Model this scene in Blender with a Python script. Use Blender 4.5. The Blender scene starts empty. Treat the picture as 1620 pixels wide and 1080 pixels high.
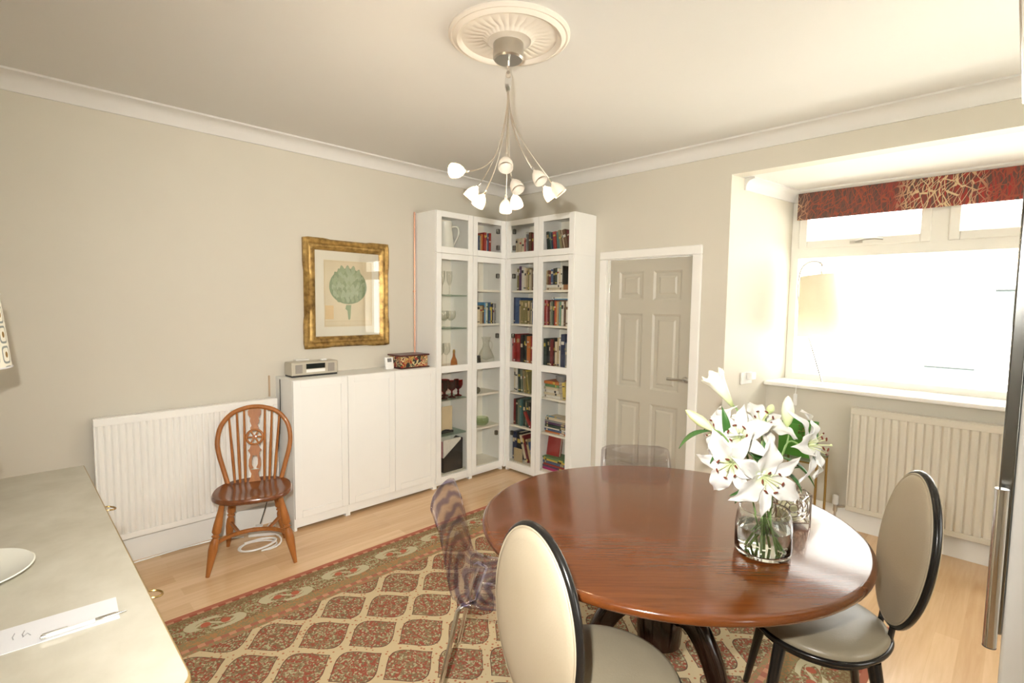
import bpy, bmesh, math, random
from mathutils import Vector, Matrix, Euler
random.seed(7)
R = math.radians
PI = math.pi
sc = bpy.context.scene
COL = sc.collection

# ------------------------------------------------------------------ camera, world, lights, exposure
cam = bpy.data.cameras.new('camera')
camo = bpy.data.objects.new('camera', cam); COL.objects.link(camo)
YAW, PITCH, ROLL = 0.785717, -0.073210, 0.012028
_F = Vector((-math.sin(YAW)*math.cos(PITCH), math.cos(YAW)*math.cos(PITCH), math.sin(PITCH)))
_R = Vector((math.cos(YAW), math.sin(YAW), 0)); _U = _R.cross(_F)
_R2 = _R*math.cos(ROLL) + _U*math.sin(ROLL); _U2 = -_R*math.sin(ROLL) + _U*math.cos(ROLL)
CAMLOC = Vector((3.8006, -3.7055, 1.6011))
camo.matrix_world = Matrix.Translation(CAMLOC) @ Matrix((_R2, _U2, -_F)).transposed().to_4x4()
cam.sensor_width = 36.0; cam.lens = 36.0*811.82/1620.0; cam.clip_start = 0.02
sc.camera = camo
sc.view_settings.view_transform = 'Standard'
sc.view_settings.look = 'None'
sc.view_settings.gamma = 1.0
sc.view_settings.use_curve_mapping = False
sc.cycles.transparent_max_bounces = 40; sc.cycles.max_bounces = 12; sc.cycles.transmission_bounces = 12
sc.view_settings.exposure = 0.04
world = bpy.data.worlds.new('sky'); sc.world = world; world.use_nodes = True
bg = world.node_tree.nodes['Background']
bg.inputs[0].default_value = (1.0, 0.985, 0.945, 1); bg.inputs[1].default_value = 6.8

def light(name, kind, loc, power, color=(1, 1, 1), rot=(0, 0, 0), **kw):
    l = bpy.data.lights.new(name, kind); l.energy = power; l.color = color
    for k, v in kw.items(): setattr(l, k, v)
    o = bpy.data.objects.new(name, l); o.location = loc; o.rotation_euler = rot; COL.objects.link(o); return o

# sun over the back yard, from behind the house
light('sun', 'SUN', (3, -6, 8), 62, (1.0, 0.96, 0.88), Vector((.25, .75, -.75)).to_track_quat('-Z', 'Y').to_euler(), angle=R(1.0))
# the photographer's flash, just above the camera, tilted a little down and to the left
light('camera_flash', 'SPOT', tuple(CAMLOC + Vector((-0.09, -0.05, 0.17))), 335, (1.0, 0.965, 0.90),
      (_F + _R*-.04 + _U*-.18).to_track_quat('-Z', 'Y').to_euler(), shadow_soft_size=0.02, spot_size=R(111), spot_blend=1.0)
# ------------------------------------------------------------------ node helpers
class X:
    """a shader socket with arithmetic"""
    def __init__(s, nt, sock): s.nt, s.s = nt, sock
    def _m(s, op, *o, clamp=False):
        n = s.nt.nodes.new('ShaderNodeMath'); n.operation = op; n.use_clamp = clamp
        for i, v in enumerate((s,)+o):
            if isinstance(v, X): s.nt.links.new(v.s, n.inputs[i])
            else: n.inputs[i].default_value = v
        return X(s.nt, n.outputs[0])
    def __add__(s, o): return s._m('ADD', o)
    __radd__ = __add__
    def __sub__(s, o): return s._m('SUBTRACT', o)
    def __rsub__(s, o): return (s*-1.0)+o
    def __mul__(s, o): return s._m('MULTIPLY', o)
    __rmul__ = __mul__
    def __truediv__(s, o): return s._m('DIVIDE', o)
    def abs(s): return s._m('ABSOLUTE')
    def sin(s): return s._m('SINE')
    def cos(s): return s._m('COSINE')
    def sqrt(s): return s._m('SQRT')
    def frac(s): return s._m('FRACT')
    def min(s, o): return s._m('MINIMUM', o)
    def max(s, o): return s._m('MAXIMUM', o)
    def lt(s, o): return s._m('LESS_THAN', o)
    def gt(s, o): return s._m('GREATER_THAN', o)
    def between(s, a, b): return s.gt(a)*s.lt(b)
    def step(s, a, b):
        n = s.nt.nodes.new('ShaderNodeMapRange'); s.nt.links.new(s.s, n.inputs[0])
        n.inputs[1].default_value = a; n.inputs[2].default_value = b
        n.inputs[3].default_value = 0; n.inputs[4].default_value = 1; return X(s.nt, n.outputs[0])

class Mt:
    def __init__(s, name, rough=0.5, metal=0.0, color=(.8, .8, .8), **kw):
        s.m = bpy.data.materials.new(name); s.m.use_nodes = True; s.nt = s.m.node_tree
        s.b = s.nt.nodes['Principled BSDF']; s.out = s.nt.nodes['Material Output']
        s.b.inputs['Base Color'].default_value = (*color, 1)
        s.b.inputs['Roughness'].default_value = rough; s.b.inputs['Metallic'].default_value = metal
        for k, v in kw.items(): s.b.inputs[k].default_value = v
    def n(s, t, **inp):
        n = s.nt.nodes.new(t)
        for k, v in inp.items():
            if k in n.inputs: s.put(v, n.inputs[k])
        return n
    def put(s, v, sock):
        if isinstance(v, X): s.nt.links.new(v.s, sock)
        elif isinstance(v, bpy.types.NodeSocket): s.nt.links.new(v, sock)
        else: sock.default_value = v
    def coord(s, kind='Object'):
        return s.n('ShaderNodeTexCoord').outputs[kind]
    def xyz(s, kind='Object'):
        n = s.nt.nodes.new('ShaderNodeSeparateXYZ'); s.nt.links.new(s.coord(kind), n.inputs[0])
        return [X(s.nt, o) for o in n.outputs]
    def vec(s, x, y, z):
        n = s.nt.nodes.new('ShaderNodeCombineXYZ')
        for v, i in zip((x, y, z), n.inputs): s.put(v, i)
        return n.outputs[0]
    def noise(s, scale=5, detail=3, vec=None, rough=.5, dist=0.0):
        n = s.n('ShaderNodeTexNoise', Scale=scale, Detail=detail, Roughness=rough, Distortion=dist)
        s.nt.links.new(vec if vec is not None else s.coord(), n.inputs['Vector']); return X(s.nt, n.outputs['Fac'])
    def voronoi(s, scale=5, vec=None, feature='F1', out='Distance'):
        n = s.nt.nodes.new('ShaderNodeTexVoronoi'); n.feature = feature; n.inputs['Scale'].default_value = scale
        s.nt.links.new(vec if vec is not None else s.coord(), n.inputs['Vector']); return X(s.nt, n.outputs[out])
    def mix(s, f, a, b):
        n = s.nt.nodes.new('ShaderNodeMix'); n.data_type = 'RGBA'
        s.put(f, n.inputs[0])
        for v, i in ((a, n.inputs[6]), (b, n.inputs[7])):
            if isinstance(v, (X, bpy.types.NodeSocket)): s.put(v, i)
            else: i.default_value = (*v, 1)
        return X(s.nt, n.outputs[2])
    def col(s, x): s.put(x, s.b.inputs['Base Color']); return s
    def bump(s, h, strength=.2, dist=.01):
        n = s.n('ShaderNodeBump', Strength=strength, Distance=dist); s.put(h, n.inputs['Height'])
        s.nt.links.new(n.outputs[0], s.b.inputs['Normal']); return s

def paint(name, color, rough=.5, var=.05, scale=6, **kw):
    t = Mt(name, rough, 0, color, **kw)
    f = t.noise(scale, 2)
    t.col(t.mix(f, tuple(c*(1-var) for c in color), tuple(min(1, c*(1+var)) for c in color))); return t.m

def wood(name, dark, lite, rough=.3, axis='x', scale=3.0, stretch=14, coat=0.0):
    t = Mt(name, rough); x, y, z = t.xyz()
    k = {'x': (1, stretch, stretch), 'y': (stretch, 1, stretch), 'z': (stretch, stretch, 1)}[axis]
    v = t.vec(x*k[0], y*k[1], z*k[2])
    a = t.noise(scale, 4, v, .6, .6); b = t.noise(scale*6, 3, v)
    t.col(t.mix((a*.75+b*.35)._m('SUBTRACT', .15, clamp=True).step(.08, .85), dark, lite))
    t.bump(b, .08, .002)
    if coat: t.b.inputs['Coat Weight'].default_value = coat; t.b.inputs['Coat Roughness'].default_value = .08
    return t.m

def metal(name, color, rough=.2):
    t = Mt(name, rough, 1.0, color); f = t.noise(30, 2)
    t.put(f*.08+(rough-.04), t.b.inputs['Roughness']); return t.m

def clear(name, tint=(.97, .99, .98), gloss=.10, rough=.02, edge=.45, edgetint=None):
    """thin clear sheet: see-through with a mirror sheen that grows at grazing angles"""
    t = Mt(name); nt = t.nt
    tr = nt.nodes.new('ShaderNodeBsdfTransparent'); gl = nt.nodes.new('ShaderNodeBsdfGlossy')
    gl.inputs['Roughness'].default_value = rough
    lw = nt.nodes.new('ShaderNodeLayerWeight'); lw.inputs['Blend'].default_value = .35
    f = X(nt, lw.outputs['Facing'])
    c = t.mix(f*f, tint, edgetint or tuple(a*.7 for a in tint)); t.put(c, tr.inputs[0])
    ms = nt.nodes.new('ShaderNodeMixShader'); t.put((f*f*f)*edge+gloss*.4, ms.inputs[0])
    nt.links.new(tr.outputs[0], ms.inputs[1]); nt.links.new(gl.outputs[0], ms.inputs[2])
    nt.links.new(ms.outputs[0], t.out.inputs[0]); t.tr = tr; return t

def emit(name, color, strength):
    t = Mt(name, .5, 0, color); t.b.inputs['Emission Color'].default_value = (*color, 1)
    f = t.noise(9, 1)
    t.put(f*(.2*strength)+.9*strength, t.b.inputs['Emission Strength']); return t.m

# ------------------------------------------------------------------ materials
M = {}
M['wall'] = paint('wall_paint', (.65, .612, .525), .75, .02, 3)
M['ceil'] = paint('ceiling_paint', (.74, .725, .69), .85, .015, 2)
M['trim'] = paint('white_gloss_paint', (.86, .845, .80), .4, .02)
M['white'] = paint('white_foil', (.90, .90, .87), .42, .015)
M['inside'] = paint('white_interior', (.88, .84, .74), .5, .015)
M['door'] = paint('taupe_paint', (.50, .47, .39), .42, .03)
M['rad'] = paint('radiator_enamel', (.91, .90, .86), .35, .02)
M['rad2'] = paint('cream_radiator_enamel', (.66, .62, .53), .35, .02)
M['upvc'] = paint('white_plastic_frame', (.82, .80, .74), .3, .02)
M['plastic'] = paint('white_plastic', (.86, .85, .82), .3, .02)
M['black'] = paint('black_lacquer', (.012, .011, .010), .22, .1)
M['blackplastic'] = paint('black_plastic', (.018, .018, .018), .4, .1)
M['chrome'] = metal('chrome', (.82, .82, .82), .08)
M['steel'] = metal('brushed_steel', (.56, .54, .50), .32)
M['silver'] = metal('silver_wire', (.70, .67, .62), .22)
M['brass'] = metal('brass', (.40, .27, .10), .32)
M['copper'] = metal('copper', (.80, .47, .33), .38)
M['hinge'] = metal('dark_hinge_metal', (.20, .19, .17), .35)
M['table'] = wood('table_oak', (.082, .021, .005), (.205, .060, .012), .17, 'x', 3.4, 18, .5)
M['darkwood'] = wood('dark_pedestal_wood', (.008, .003, .002), (.026, .008, .004), .2, 'z', 3, 6, .4)
M['elm'] = wood('honey_elm', (.25, .085, .02), (.52, .205, .055), .38, 'z', 4, 7, .15)
M['elm'].node_tree.nodes['Principled BSDF'].inputs['Specular IOR Level'].default_value = .22
M['elmseat'] = wood('dark_elm_seat', (.085, .025, .010), (.28, .095, .035), .18, 'x', 5, 7, .5)
M['leather'] = None
t = Mt('cream_leather', .42); f = t.noise(3.5, 4); g = t.voronoi(160)
t.col(t.mix(f.step(.3, .75), (.44, .365, .255), (.49, .42, .31))); t.bump(g, .12, .002); M['leather'] = t.m
t = Mt('grey_leather', .36); f = t.noise(3.5, 4); g = t.voronoi(160)
t.col(t.mix(f.step(.3, .75), (.29, .25, .175), (.35, .305, .22))); t.bump(g, .12, .002); M['seatleather'] = t.m
M['pane'] = clear('cabinet_pane', (.985, .985, .975), .055, .01, .30).m
M['winpane'] = clear('window_pane', (.99, .995, .99), .10, .01, .35).m
M['picpane'] = clear('picture_glass', (.98, .98, .97), .16, .01, .5).m
M['shelfglass'] = clear('glass_shelf', (.90, .95, .91), .15, .02, .5, (.45, .58, .50)).m
M['wineglass'] = clear('clear_crystal', (.985, .985, .975), .16, .02, .7, (.84, .85, .79)).m
t = Mt('vase_glass', .0, 0, (.97, .99, .97)); t.b.inputs['Transmission Weight'].default_value = 1.0; t.b.inputs['IOR'].default_value = 1.46
t.put(t.noise(20, 1)*.01, t.b.inputs['Roughness']); M['vaseglass'] = t.m
t = Mt('water', .0, 0, (.98, .995, .98)); t.b.inputs['Transmission Weight'].default_value = 1.0; t.b.inputs['IOR'].default_value = 1.33
t.put(t.noise(20, 1)*.01, t.b.inputs['Roughness']); M['water'] = t.m
M['redglass'] = clear('ruby_glass', (.62, .045, .055), .12, .05, .35, (.32, .012, .02)).m
M['greenglass'] = clear('pale_green_glass', (.86, .91, .80), .15, .05, .5, (.58, .68, .50)).m
M['amber'] = clear('amber_glass', (.80, .48, .18), .25, .05, .5, (.4, .2, .06)).m
M['smoke'] = clear('smoked_glass', (.22, .20, .14), .25, .05, .5).m
M['acrylic'] = clear('clear_acrylic', (.86, .84, .86), .20, .04, .7, (.50, .46, .52)).m
# clear violet acrylic moulded with swirling ribs
t = clear('violet_swirl_acrylic', (.80, .74, .80), .22, .05, .6, (.30, .27, .45)); x, y, z = t.xyz()
q = ((y+.03)*(y+.03)*1.0 + (x-.02)*(x-.02)*.9 + (z-.48)*(z-.48)*.9).sqrt()
w = ((q*150.0 + t.noise(6, 3)*13.0).sin()*.5+.5).step(.30, .85)
t.put(t.mix(w, (.95, .91, .93), (.62, .57, .74)), t.tr.inputs[0]); M['swirl'] = t.m
M['jug'] = paint('white_enamel', (.80, .80, .74), .25, .02)
M['pages'] = paint('book_pages', (.72, .66, .52), .9, .06, 40)
M['plate'] = paint('white_china', (.84, .84, .76), .15, .02)
M['paper'] = paint('white_paper', (.70, .70, .72), .8, .02)
M['ink'] = paint('grey_ink', (.35, .35, .36), .8, .05)
M['grille'] = paint('grey_speaker_cloth', (.30, .275, .24), .8, .1, 80)
M['champagne'] = paint('champagne_plastic', (.50, .46, .37), .3, .03)
M['screen'] = paint('black_display', (.008, .012, .012), .12, .1)
M['lcd'] = paint('grey_lcd', (.18, .18, .17), .3, .05)
M['petal'] = None
t = Mt('lily_petal', .5); x, y, z = t.xyz(); r = (x*x+y*y).sqrt()
t.col(t.mix(r.step(.004, .035), (.56, .64, .31), (.68, .675, .65)))
t.b.inputs['Subsurface Weight'].default_value = .15; t.b.inputs['Subsurface Radius'].default_value = (.02, .02, .015); M['petal'] = t.m
t = Mt('lily_bud', .5); x, y, z = t.xyz(); t.col(t.mix(z.step(.0, .085), (.52, .62, .24), (.88, .875, .74))); M['bud'] = t.m
t = Mt('green_bud', .5); x, y, z = t.xyz(); f = t.noise(60, 1, t.vec(x, y, z*.1)); t.col(t.mix(f.step(.35, .7), (.58, .62, .26), (.82, .82, .56))); M['greenbud'] = t.m
M['filament'] = paint('pale_green_filament', (.66, .72, .38), .5)
M['anther'] = paint('rust_anther', (.16, .035, .018), .8, .2)
M['leaf'] = paint('lily_leaf', (.045, .145, .028), .38, .25, 30)
M['stem'] = paint('lily_stem', (.22, .36, .11), .5, .2, 40)
M['marble'] = None
t = Mt('cream_crackle_top', .32); f = t.noise(2.2, 6, None, .65, .8); g = t.noise(14, 5)
t.col(t.mix((f*.7+g*.3).step(.35, .68), (.47, .44, .355), (.62, .595, .51))); t.bump(g, .05, .002); M['marble'] = t.m
M['cream'] = paint('cream_paint', (.62, .56, .43), .5, .03)
M['goldedge'] = paint('gilded_edge', (.32, .22, .09), .4, .15, 40)
t = Mt('gilt_frame', .42, .55); f = t.noise(28, 5); g = t.noise(6, 3)
t.col(t.mix((f*.6+g*.4).step(.32, .66), (.13, .065, .018), (.60, .39, .12))); t.bump(f, .35, .004); M['gilt'] = t.m
M['mount'] = paint('picture_mount', (.80, .76, .66), .8, .02)
M['artpaper'] = paint('aged_print_paper', (.72, .62, .44), .85, .10, 9)
M['artspot'] = paint('ochre_wash', (.72, .52, .27), .85, .08, 14)
M['artline'] = paint('ochre_line', (.55, .40, .18), .85, .05)
for i, c in enumerate([(.20, .28, .15), (.27, .35, .20), (.34, .41, .26), (.15, .22, .11)]):
    M['arti%d' % i] = paint('artichoke_ink', c, .85, .15, 40)
# oak floor planks running along the left wall
t = Mt('oak_planks', .22); x, y, z = t.xyz()
bt = t.nt.nodes.new('ShaderNodeTexBrick'); t.nt.links.new(t.vec(y, x, 0.0), bt.inputs['Vector'])
for k, v in (('Scale', 1.0), ('Mortar Size', .0012), ('Brick Width', 1.29), ('Row Height', .094), ('Mortar Smooth', .1), ('Bias', 0.0)): bt.inputs[k].default_value = v
bt.inputs['Color1'].default_value = (.1, .1, .1, 1); bt.inputs['Color2'].default_value = (.9, .9, .9, 1); bt.inputs['Mortar'].default_value = (.45, .45, .45, 1)
bt.offset = .37
gr = t.noise(2.4, 4, t.vec(x*16.0, y*1.1, z), .6, .5)
tone = X(t.nt, bt.outputs['Color'])
t.col(t.mix((gr*.55+tone*.4).step(.15, .8), (.58, .36, .185), (.82, .585, .355))); t.bump(X(t.nt, bt.outputs['Fac'])*-1.0, .15, .002)
M['floor'] = t.m

# patterned rug
def rug_mat(hw, hh):
    t = Mt('rug_wool', .95); x, y, z = t.xyz()
    e1 = hw-x.abs(); e2 = hh-y.abs(); e = e1.min(e2)
    side = e1.lt(e2); u = side*y+(1-side)*x
    fl = t.voronoi(125, None, 'F1', 'Color'); n = t.nt.nodes.new('ShaderNodeSeparateColor'); t.nt.links.new(fl.s, n.inputs[0])
    r1 = X(t.nt, n.outputs[0]); r2 = X(t.nt, n.outputs[1]); r3 = X(t.nt, n.outputs[2])
    big = t.noise(34, 3); mid = t.noise(13, 2)
    cream, red, olive, brown, pink, dk, sage = (.56, .45, .27), (.33, .085, .05), (.26, .205, .095), (.21, .125, .055), (.52, .255, .155), (.11, .055, .035), (.40, .37, .22)
    # speckled ground
    g = t.mix(r1.gt(.55), olive, brown); g = t.mix(r2.gt(.78), g, red); g = t.mix(r3.gt(.80), g, sage)
    # field of an ogee trellis with cream bands
    P1, P2 = .345, .30
    xs = x-(1.37-2.143); ys = y+(3.1855-2.20)
    xq = xs+.075; wv = ((ys-.1725)*(2*PI/P1)).cos()*.070
    de = (((xq-wv)/P2+.5).frac()-.5).abs()*P2; do_ = (((xq+wv-.15)/P2+.5).frac()-.5).abs()*P2
    dd = de.min(do_)+(t.noise(30, 2)-.5)*.006
    band = dd.lt(.027); rim = dd.between(.027, .0325)
    dots = t.voronoi(48).lt(.26)
    cell = t.mix((big*.6+r1*.4).gt(.52), t.mix((mid*.7+r2*.3).gt(.5), (.19, .13, .065), (.25, .185, .095)), (.29, .07, .04))
    cell = t.mix((r3*.6+t.noise(40, 1)*.4).gt(.68), cell, sage)
    field = t.mix(rim, cell, dk); field = t.mix(band, field, t.mix(dots, cream, (.40, .15, .075)))
    node = (((xs*(PI/P2)).cos().abs())*((ys*(PI/P1)).sin().abs())).gt(.985)
    # wide border motif: a cream S with red flowers
    q = ((u+(3.011-2.20)+.1725)/.345).frac()-.5; q = q*.345; p = e-.175
    rr = ((q/.118)*(q/.118)+((p-q*.22)/.058)*((p-q*.22)/.058)).sqrt()
    sh = rr.between(.72, 1.12)*((q*p).gt(-.0012)) + (((q+.0)*30.0).sin()*.03-p).abs().lt(.009)*q.abs().lt(.10)
    fA = (((q-.042)*(q-.042)+(p-.012)*(p-.012)).sqrt()).lt(.021); fB = (((q+.042)*(q+.042)+(p+.012)*(p+.012)).sqrt()).lt(.021)
    fC = (((q-.165).abs()*(q-.165).abs()+p*p).sqrt()).between(.022, .034)+(((q+.165)*(q+.165)+p*p).sqrt()).between(.022, .034)
    wide = t.mix(sh, g, (.50, .45, .29)); wide = t.mix((fA+fB), wide, (.44, .115, .06)); wide = t.mix(fC*r1.gt(.3), wide, sage)
    ticks = ((u*95.0).sin()).gt(.1)
    out = t.mix(e.gt(.36), t.mix((r2*.5+big*.5).gt(.55), olive, (.40, .17, .09)), field)
    out = t.mix(e.between(.31, .335), out, t.mix(ticks, (.36, .13, .08), pink))
    out = t.mix(e.between(.25, .31), out, t.mix((r2*.6+big*.4).gt(.55), olive, (.40, .20, .08)))
    out = t.mix(e.between(.09, .25), out, wide)
    out = t.mix(e.between(.045, .09), out, t.mix(r3.gt(.6), brown, olive))
    out = t.mix(e.between(.028, .045), out, t.mix(ticks, red, pink))
    out = t.mix(e.lt(.028), out, (.40, .13, .075))
    t.col(out); t.bump(r1, .3, .003); return t.m

# ------------------------------------------------------------------ mesh helpers
class MB:
    def __init__(s): s.b = bmesh.new()
    def face(s, vs, mi=0):
        try:
            f = s.b.faces.new(vs); f.material_index = mi; return f
        except ValueError: return None
    def box(s, x0, x1, y0, y1, z0, z1, mi=0, mat=None):
        v = [s.b.verts.new(p) for p in ((x0, y0, z0), (x1, y0, z0), (x1, y1, z0), (x0, y1, z0), (x0, y0, z1), (x1, y0, z1), (x1, y1, z1), (x0, y1, z1))]
        for q in ((3, 2, 1, 0), (4, 5, 6, 7), (0, 1, 5, 4), (1, 2, 6, 5), (2, 3, 7, 6), (3, 0, 4, 7)): s.face([v[i] for i in q], mi)
        if mat is not None:
            for a in v: a.co = mat @ a.co
        return s
    def rings(s, rows, closed=True, caps=True, mi=0):
        vr = [[s.b.verts.new(p) for p in r] for r in rows]; n = len(rows[0])
        for a, b in zip(vr, vr[1:]):
            for i in range(n if closed else n-1):
                j = (i+1) % n; s.face([a[i], a[j], b[j], b[i]], mi)
        if caps and closed:
            s.face(list(reversed(vr[0])), mi); s.face(vr[-1], mi)
        return s
    def lathe(s, prof, seg=24, c=(0, 0, 0), axis=None, caps=True, mi=0, sx=1, sy=1):
        m = Matrix.Translation(Vector(c))
        if axis is not None: m = m @ Vector((0, 0, 1)).rotation_difference(Vector(axis)).to_matrix().to_4x4()
        rows = [[m @ Vector((max(r, 1e-4)*sx*math.cos(2*PI*i/seg), max(r, 1e-4)*sy*math.sin(2*PI*i/seg), z)) for i in range(seg)] for r, z in prof]
        return s.rings(rows, True, caps, mi)
    def tube(s, pts, r, seg=8, mi=0, caps=True, closed=False):
        pts = [Vector(p) for p in pts]; n = len(pts); rows = []
        rad = r if isinstance(r, (list, tuple)) else [r]*n
        up = None
        for i, p in enumerate(pts):
            if closed: d = pts[(i+1) % n]-pts[i-1]
            else: d = pts[min(i+1, n-1)]-pts[max(i-1, 0)]
            d.normalize()
            if up is None:
                up = Vector((0, 0, 1)) if abs(d.z) < .9 else Vector((1, 0, 0))
            a = d.cross(up)
            if a.length < 1e-5: a = d.cross(Vector((0, 1, 0)))
            a.normalize(); b = a.cross(d).normalized(); up = b
            rows.append([p+(a*math.cos(2*PI*k/seg)+b*math.sin(2*PI*k/seg))*rad[i] for k in range(seg)])
        if closed: rows.append(rows[0]); caps = False
        return s.rings(rows, True, caps, mi)
    def prism(s, poly, z0, z1, mi=0, mat=None):
        """polygon in XY extruded in Z"""
        a = [s.b.verts.new((x, y, z0)) for x, y in poly]; b = [s.b.verts.new((x, y, z1)) for x, y in poly]; n = len(poly)
        s.face(list(reversed(a)), mi); s.face(b, mi)
        for i in range(n): s.face([a[i], a[(i+1) % n], b[(i+1) % n], b[i]], mi)
        if mat is not None:
            for v in a+b: v.co = mat @ v.co
        return s
    def grid(s, pts, mi=0):
        v = [[s.b.verts.new(p) for p in row] for row in pts]
        for i in range(len(v)-1):
            for j in range(len(v[0])-1): s.face([v[i][j], v[i][j+1], v[i+1][j+1], v[i+1][j]], mi)
        return s
    def ball(s, c, r, sx=1, sy=1, sz=1, seg=12, mi=0, axis=None):
        n = max(6, seg//2)
        prof = [(r*math.sin(PI*i/n), -r*math.cos(PI*i/n)*sz) for i in range(n+1)]
        return s.lathe(prof, seg, c, axis, True, mi, sx, sy)

def setp(o, label=None, cat=None, group=None, kind=None):
    if label: o['label'] = label
    if cat: o['category'] = cat
    if group: o['group'] = group
    if kind: o['kind'] = kind
    return o
def obj(name, mb, mats, parent=None, smooth=True, bevel=0, solid=0, sub=0, ang=40, loc=None):
    me = bpy.data.meshes.new(name)
    bmesh.ops.recalc_face_normals(mb.b, faces=mb.b.faces[:])
    mb.b.to_mesh(me); mb.b.free()
    for m in (mats if isinstance(mats, (list, tuple)) else [mats]): me.materials.append(m)
    o = bpy.data.objects.new(name, me); COL.objects.link(o)
    if smooth:
        for p in me.polygons: p.use_smooth = True
        me.set_sharp_from_angle(angle=R(ang))
    if solid:
        m = o.modifiers.new('solid', 'SOLIDIFY'); m.thickness = solid; m.offset = 0
    if sub:
        m = o.modifiers.new('sub', 'SUBSURF'); m.levels = sub; m.render_levels = sub
    if bevel:
        m = o.modifiers.new('bevel', 'BEVEL'); m.width = bevel; m.segments = 2; m.limit_method = 'ANGLE'; m.angle_limit = R(40)
    if parent: o.parent = parent
    if loc: o.location = loc
    return o
def thing(name, label, cat, loc=(0, 0, 0), rz=0, group=None):
    o = bpy.data.objects.new(name, None); COL.objects.link(o); o.empty_display_size = .05
    o.location = loc; o.rotation_euler = (0, 0, rz); return setp(o, label, cat, group)
def struct(name, mb, mat, parent=None, label=None, **kw):
    o = obj(name, mb, mat, parent, **kw); o['kind'] = 'structure'
    if label: o['label'] = label
    return o
def children(o): return [c for c in bpy.data.objects if c.parent == o]
def copy_tree(o, parent=None):
    c = o.copy(); COL.objects.link(c)
    if parent: c.parent = parent
    for ch in children(o): copy_tree(ch, c)
    return c
def arc(c, r, a0, a1, n, plane='xy'):
    out = []
    for i in range(n+1):
        a = a0+(a1-a0)*i/n; p, q = r*math.cos(a), r*math.sin(a)
        out.append({'xy': (c[0]+p, c[1]+q, c[2]), 'xz': (c[0]+p, c[1], c[2]+q), 'yz': (c[0], c[1]+p, c[2]+q)}[plane])
    return out
def bez(p0, p1, p2, p3, n=10):
    p0, p1, p2, p3 = map(Vector, (p0, p1, p2, p3)); o = []
    for i in range(n+1):
        t = i/n; o.append(p0*(1-t)**3+p1*3*t*(1-t)**2+p2*3*t*t*(1-t)+p3*t**3)
    return o
def ORD(n): return ['first', 'second', 'third', 'fourth', 'fifth', 'sixth', 'seventh', 'eighth', 'ninth', 'tenth', 'eleventh', 'twelfth', 'thirteenth', 'fourteenth'][n]

# ------------------------------------------------------------------ the room
H = 2.765; XR = 5.6; YB = -5.6
struct('floor', MB().box(-.2, XR+.2, YB-.2, 1.3, -.1, 0), M['floor'], smooth=False)
struct('ceiling', MB().box(-.2, XR+.2, YB-.2, .12, H, H+.15), M['ceil'], smooth=False)
struct('wall_left', MB().box(-.2, 0, YB-.2, .12, 0, H), M['wall'], smooth=False)
struct('wall_back', MB().box(0, XR, YB-.2, YB, 0, H), M['wall'], smooth=False)
w = MB(); WA, WB = -3.2, -.8; w.box(XR, XR+.2, YB-.2, WA, 0, H); w.box(XR, XR+.2, WB, .12, 0, H); w.box(XR, XR+.2, WA, WB, 0, .9); w.box(XR, XR+.2, WA, WB, 1.95, H)
struct('wall_right', w, M['wall'], smooth=False)
w2 = bpy.data.objects.new('window_2', None); COL.objects.link(w2); w2['kind'] = 'structure'; w2['label'] = 'side window of the kitchen end, outside the picture'
f = MB()
for a, b in ((WA, WA+.06), (-2.03, -1.97), (WB-.06, WB)): f.box(XR+.08, XR+.14, a, b, .9, 1.95)
for a, b in ((.9, .96), (1.89, 1.95)): f.box(XR+.081, XR+.139, WA+.06, WB-.06, a, b)
struct('window_frame', f, M['upvc'], w2)
struct('pane', MB().box(XR+.105, XR+.111, WA+.05, WB-.05,   .95, 1.90), M['winpane'], w2, smooth=False)
w = MB(); sp = .145   # splay of the window recess
w.box(0, 1.23, 0, .12, 0, H); w.box(1.23, 2.025, 0, .12, 2.0, H)
w.prism([(2.025, 0), (2.27, 0), (2.27+sp*.12, .12), (2.025, .12)], 0, 2.53)
w.box(2.025, XR, 0, .12, 2.53, H); w.box(4.75, XR, 0, .12, 0, 2.53)
struct('wall_door', w, M['wall'], smooth=False)
w = MB().prism([(2.27+sp*.12, .12), (2.27+sp*1.1, 1.1), (2.15, 1.1), (2.15, .12)], 0, 2.53)
struct('wall_recess_left', w, M['wall'], smooth=False)
w = MB().prism([(4.75-sp*.12, .12), (4.9, .12), (4.9, 1.1), (4.75-sp*1.1, 1.1)], 0, 2.53)
struct('wall_recess_right', w, M['wall'], smooth=False)
struct('wall_window', MB().box(2.36, 4.66, .62, .985, 0, .985), M['wall'], smooth=False)
struct('wall_lintel', MB().box(2.40, 4.62, .92, 1.05, 2.44, 2.53), M['wall'], smooth=False)
struct('ceiling_recess', MB().box(2.1, 4.9, .12, 1.15, 2.53, 2.65), M['ceil'], smooth=False)

def cornice(path_len, prof):   # prism along +X, profile in (y, z), y away from the wall is negative
    return MB().rings([[(x, y, z) for y, z in prof] for x in (0, path_len)], True, True)
def coveprof(d, h, n=6):
    pts = [(0, 0), (0, -h), (-.012, -h), (-.012, -h+.012)]
    for i in range(n+1):
        a = PI/2*i/n; pts.append((-.012-(d-.03)*(1-math.cos(a)), -h+.014+(h-.03)*math.sin(a)))
    pts += [(-d+.006, -.012), (-d, -.012), (-d, 0)]
    return pts
cp = coveprof(.088, .095)
o = struct('trim_1', cornice(5.6, cp), M['ceil'], label='cove cornice along the top of the left wall', ang=30); o.location = (0, -5.6, H); o.rotation_euler = (0, 0, PI/2)
o = struct('trim_2', cornice(5.6, cp), M['ceil'], label='cove cornice along the top of the door wall', ang=30); o.location = (0, 0, H)
cs = coveprof(.075, .085)
o = struct('trim_3', cornice(.78, cs), M['ceil'], label='cove along the left side of the window recess', ang=30)
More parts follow.
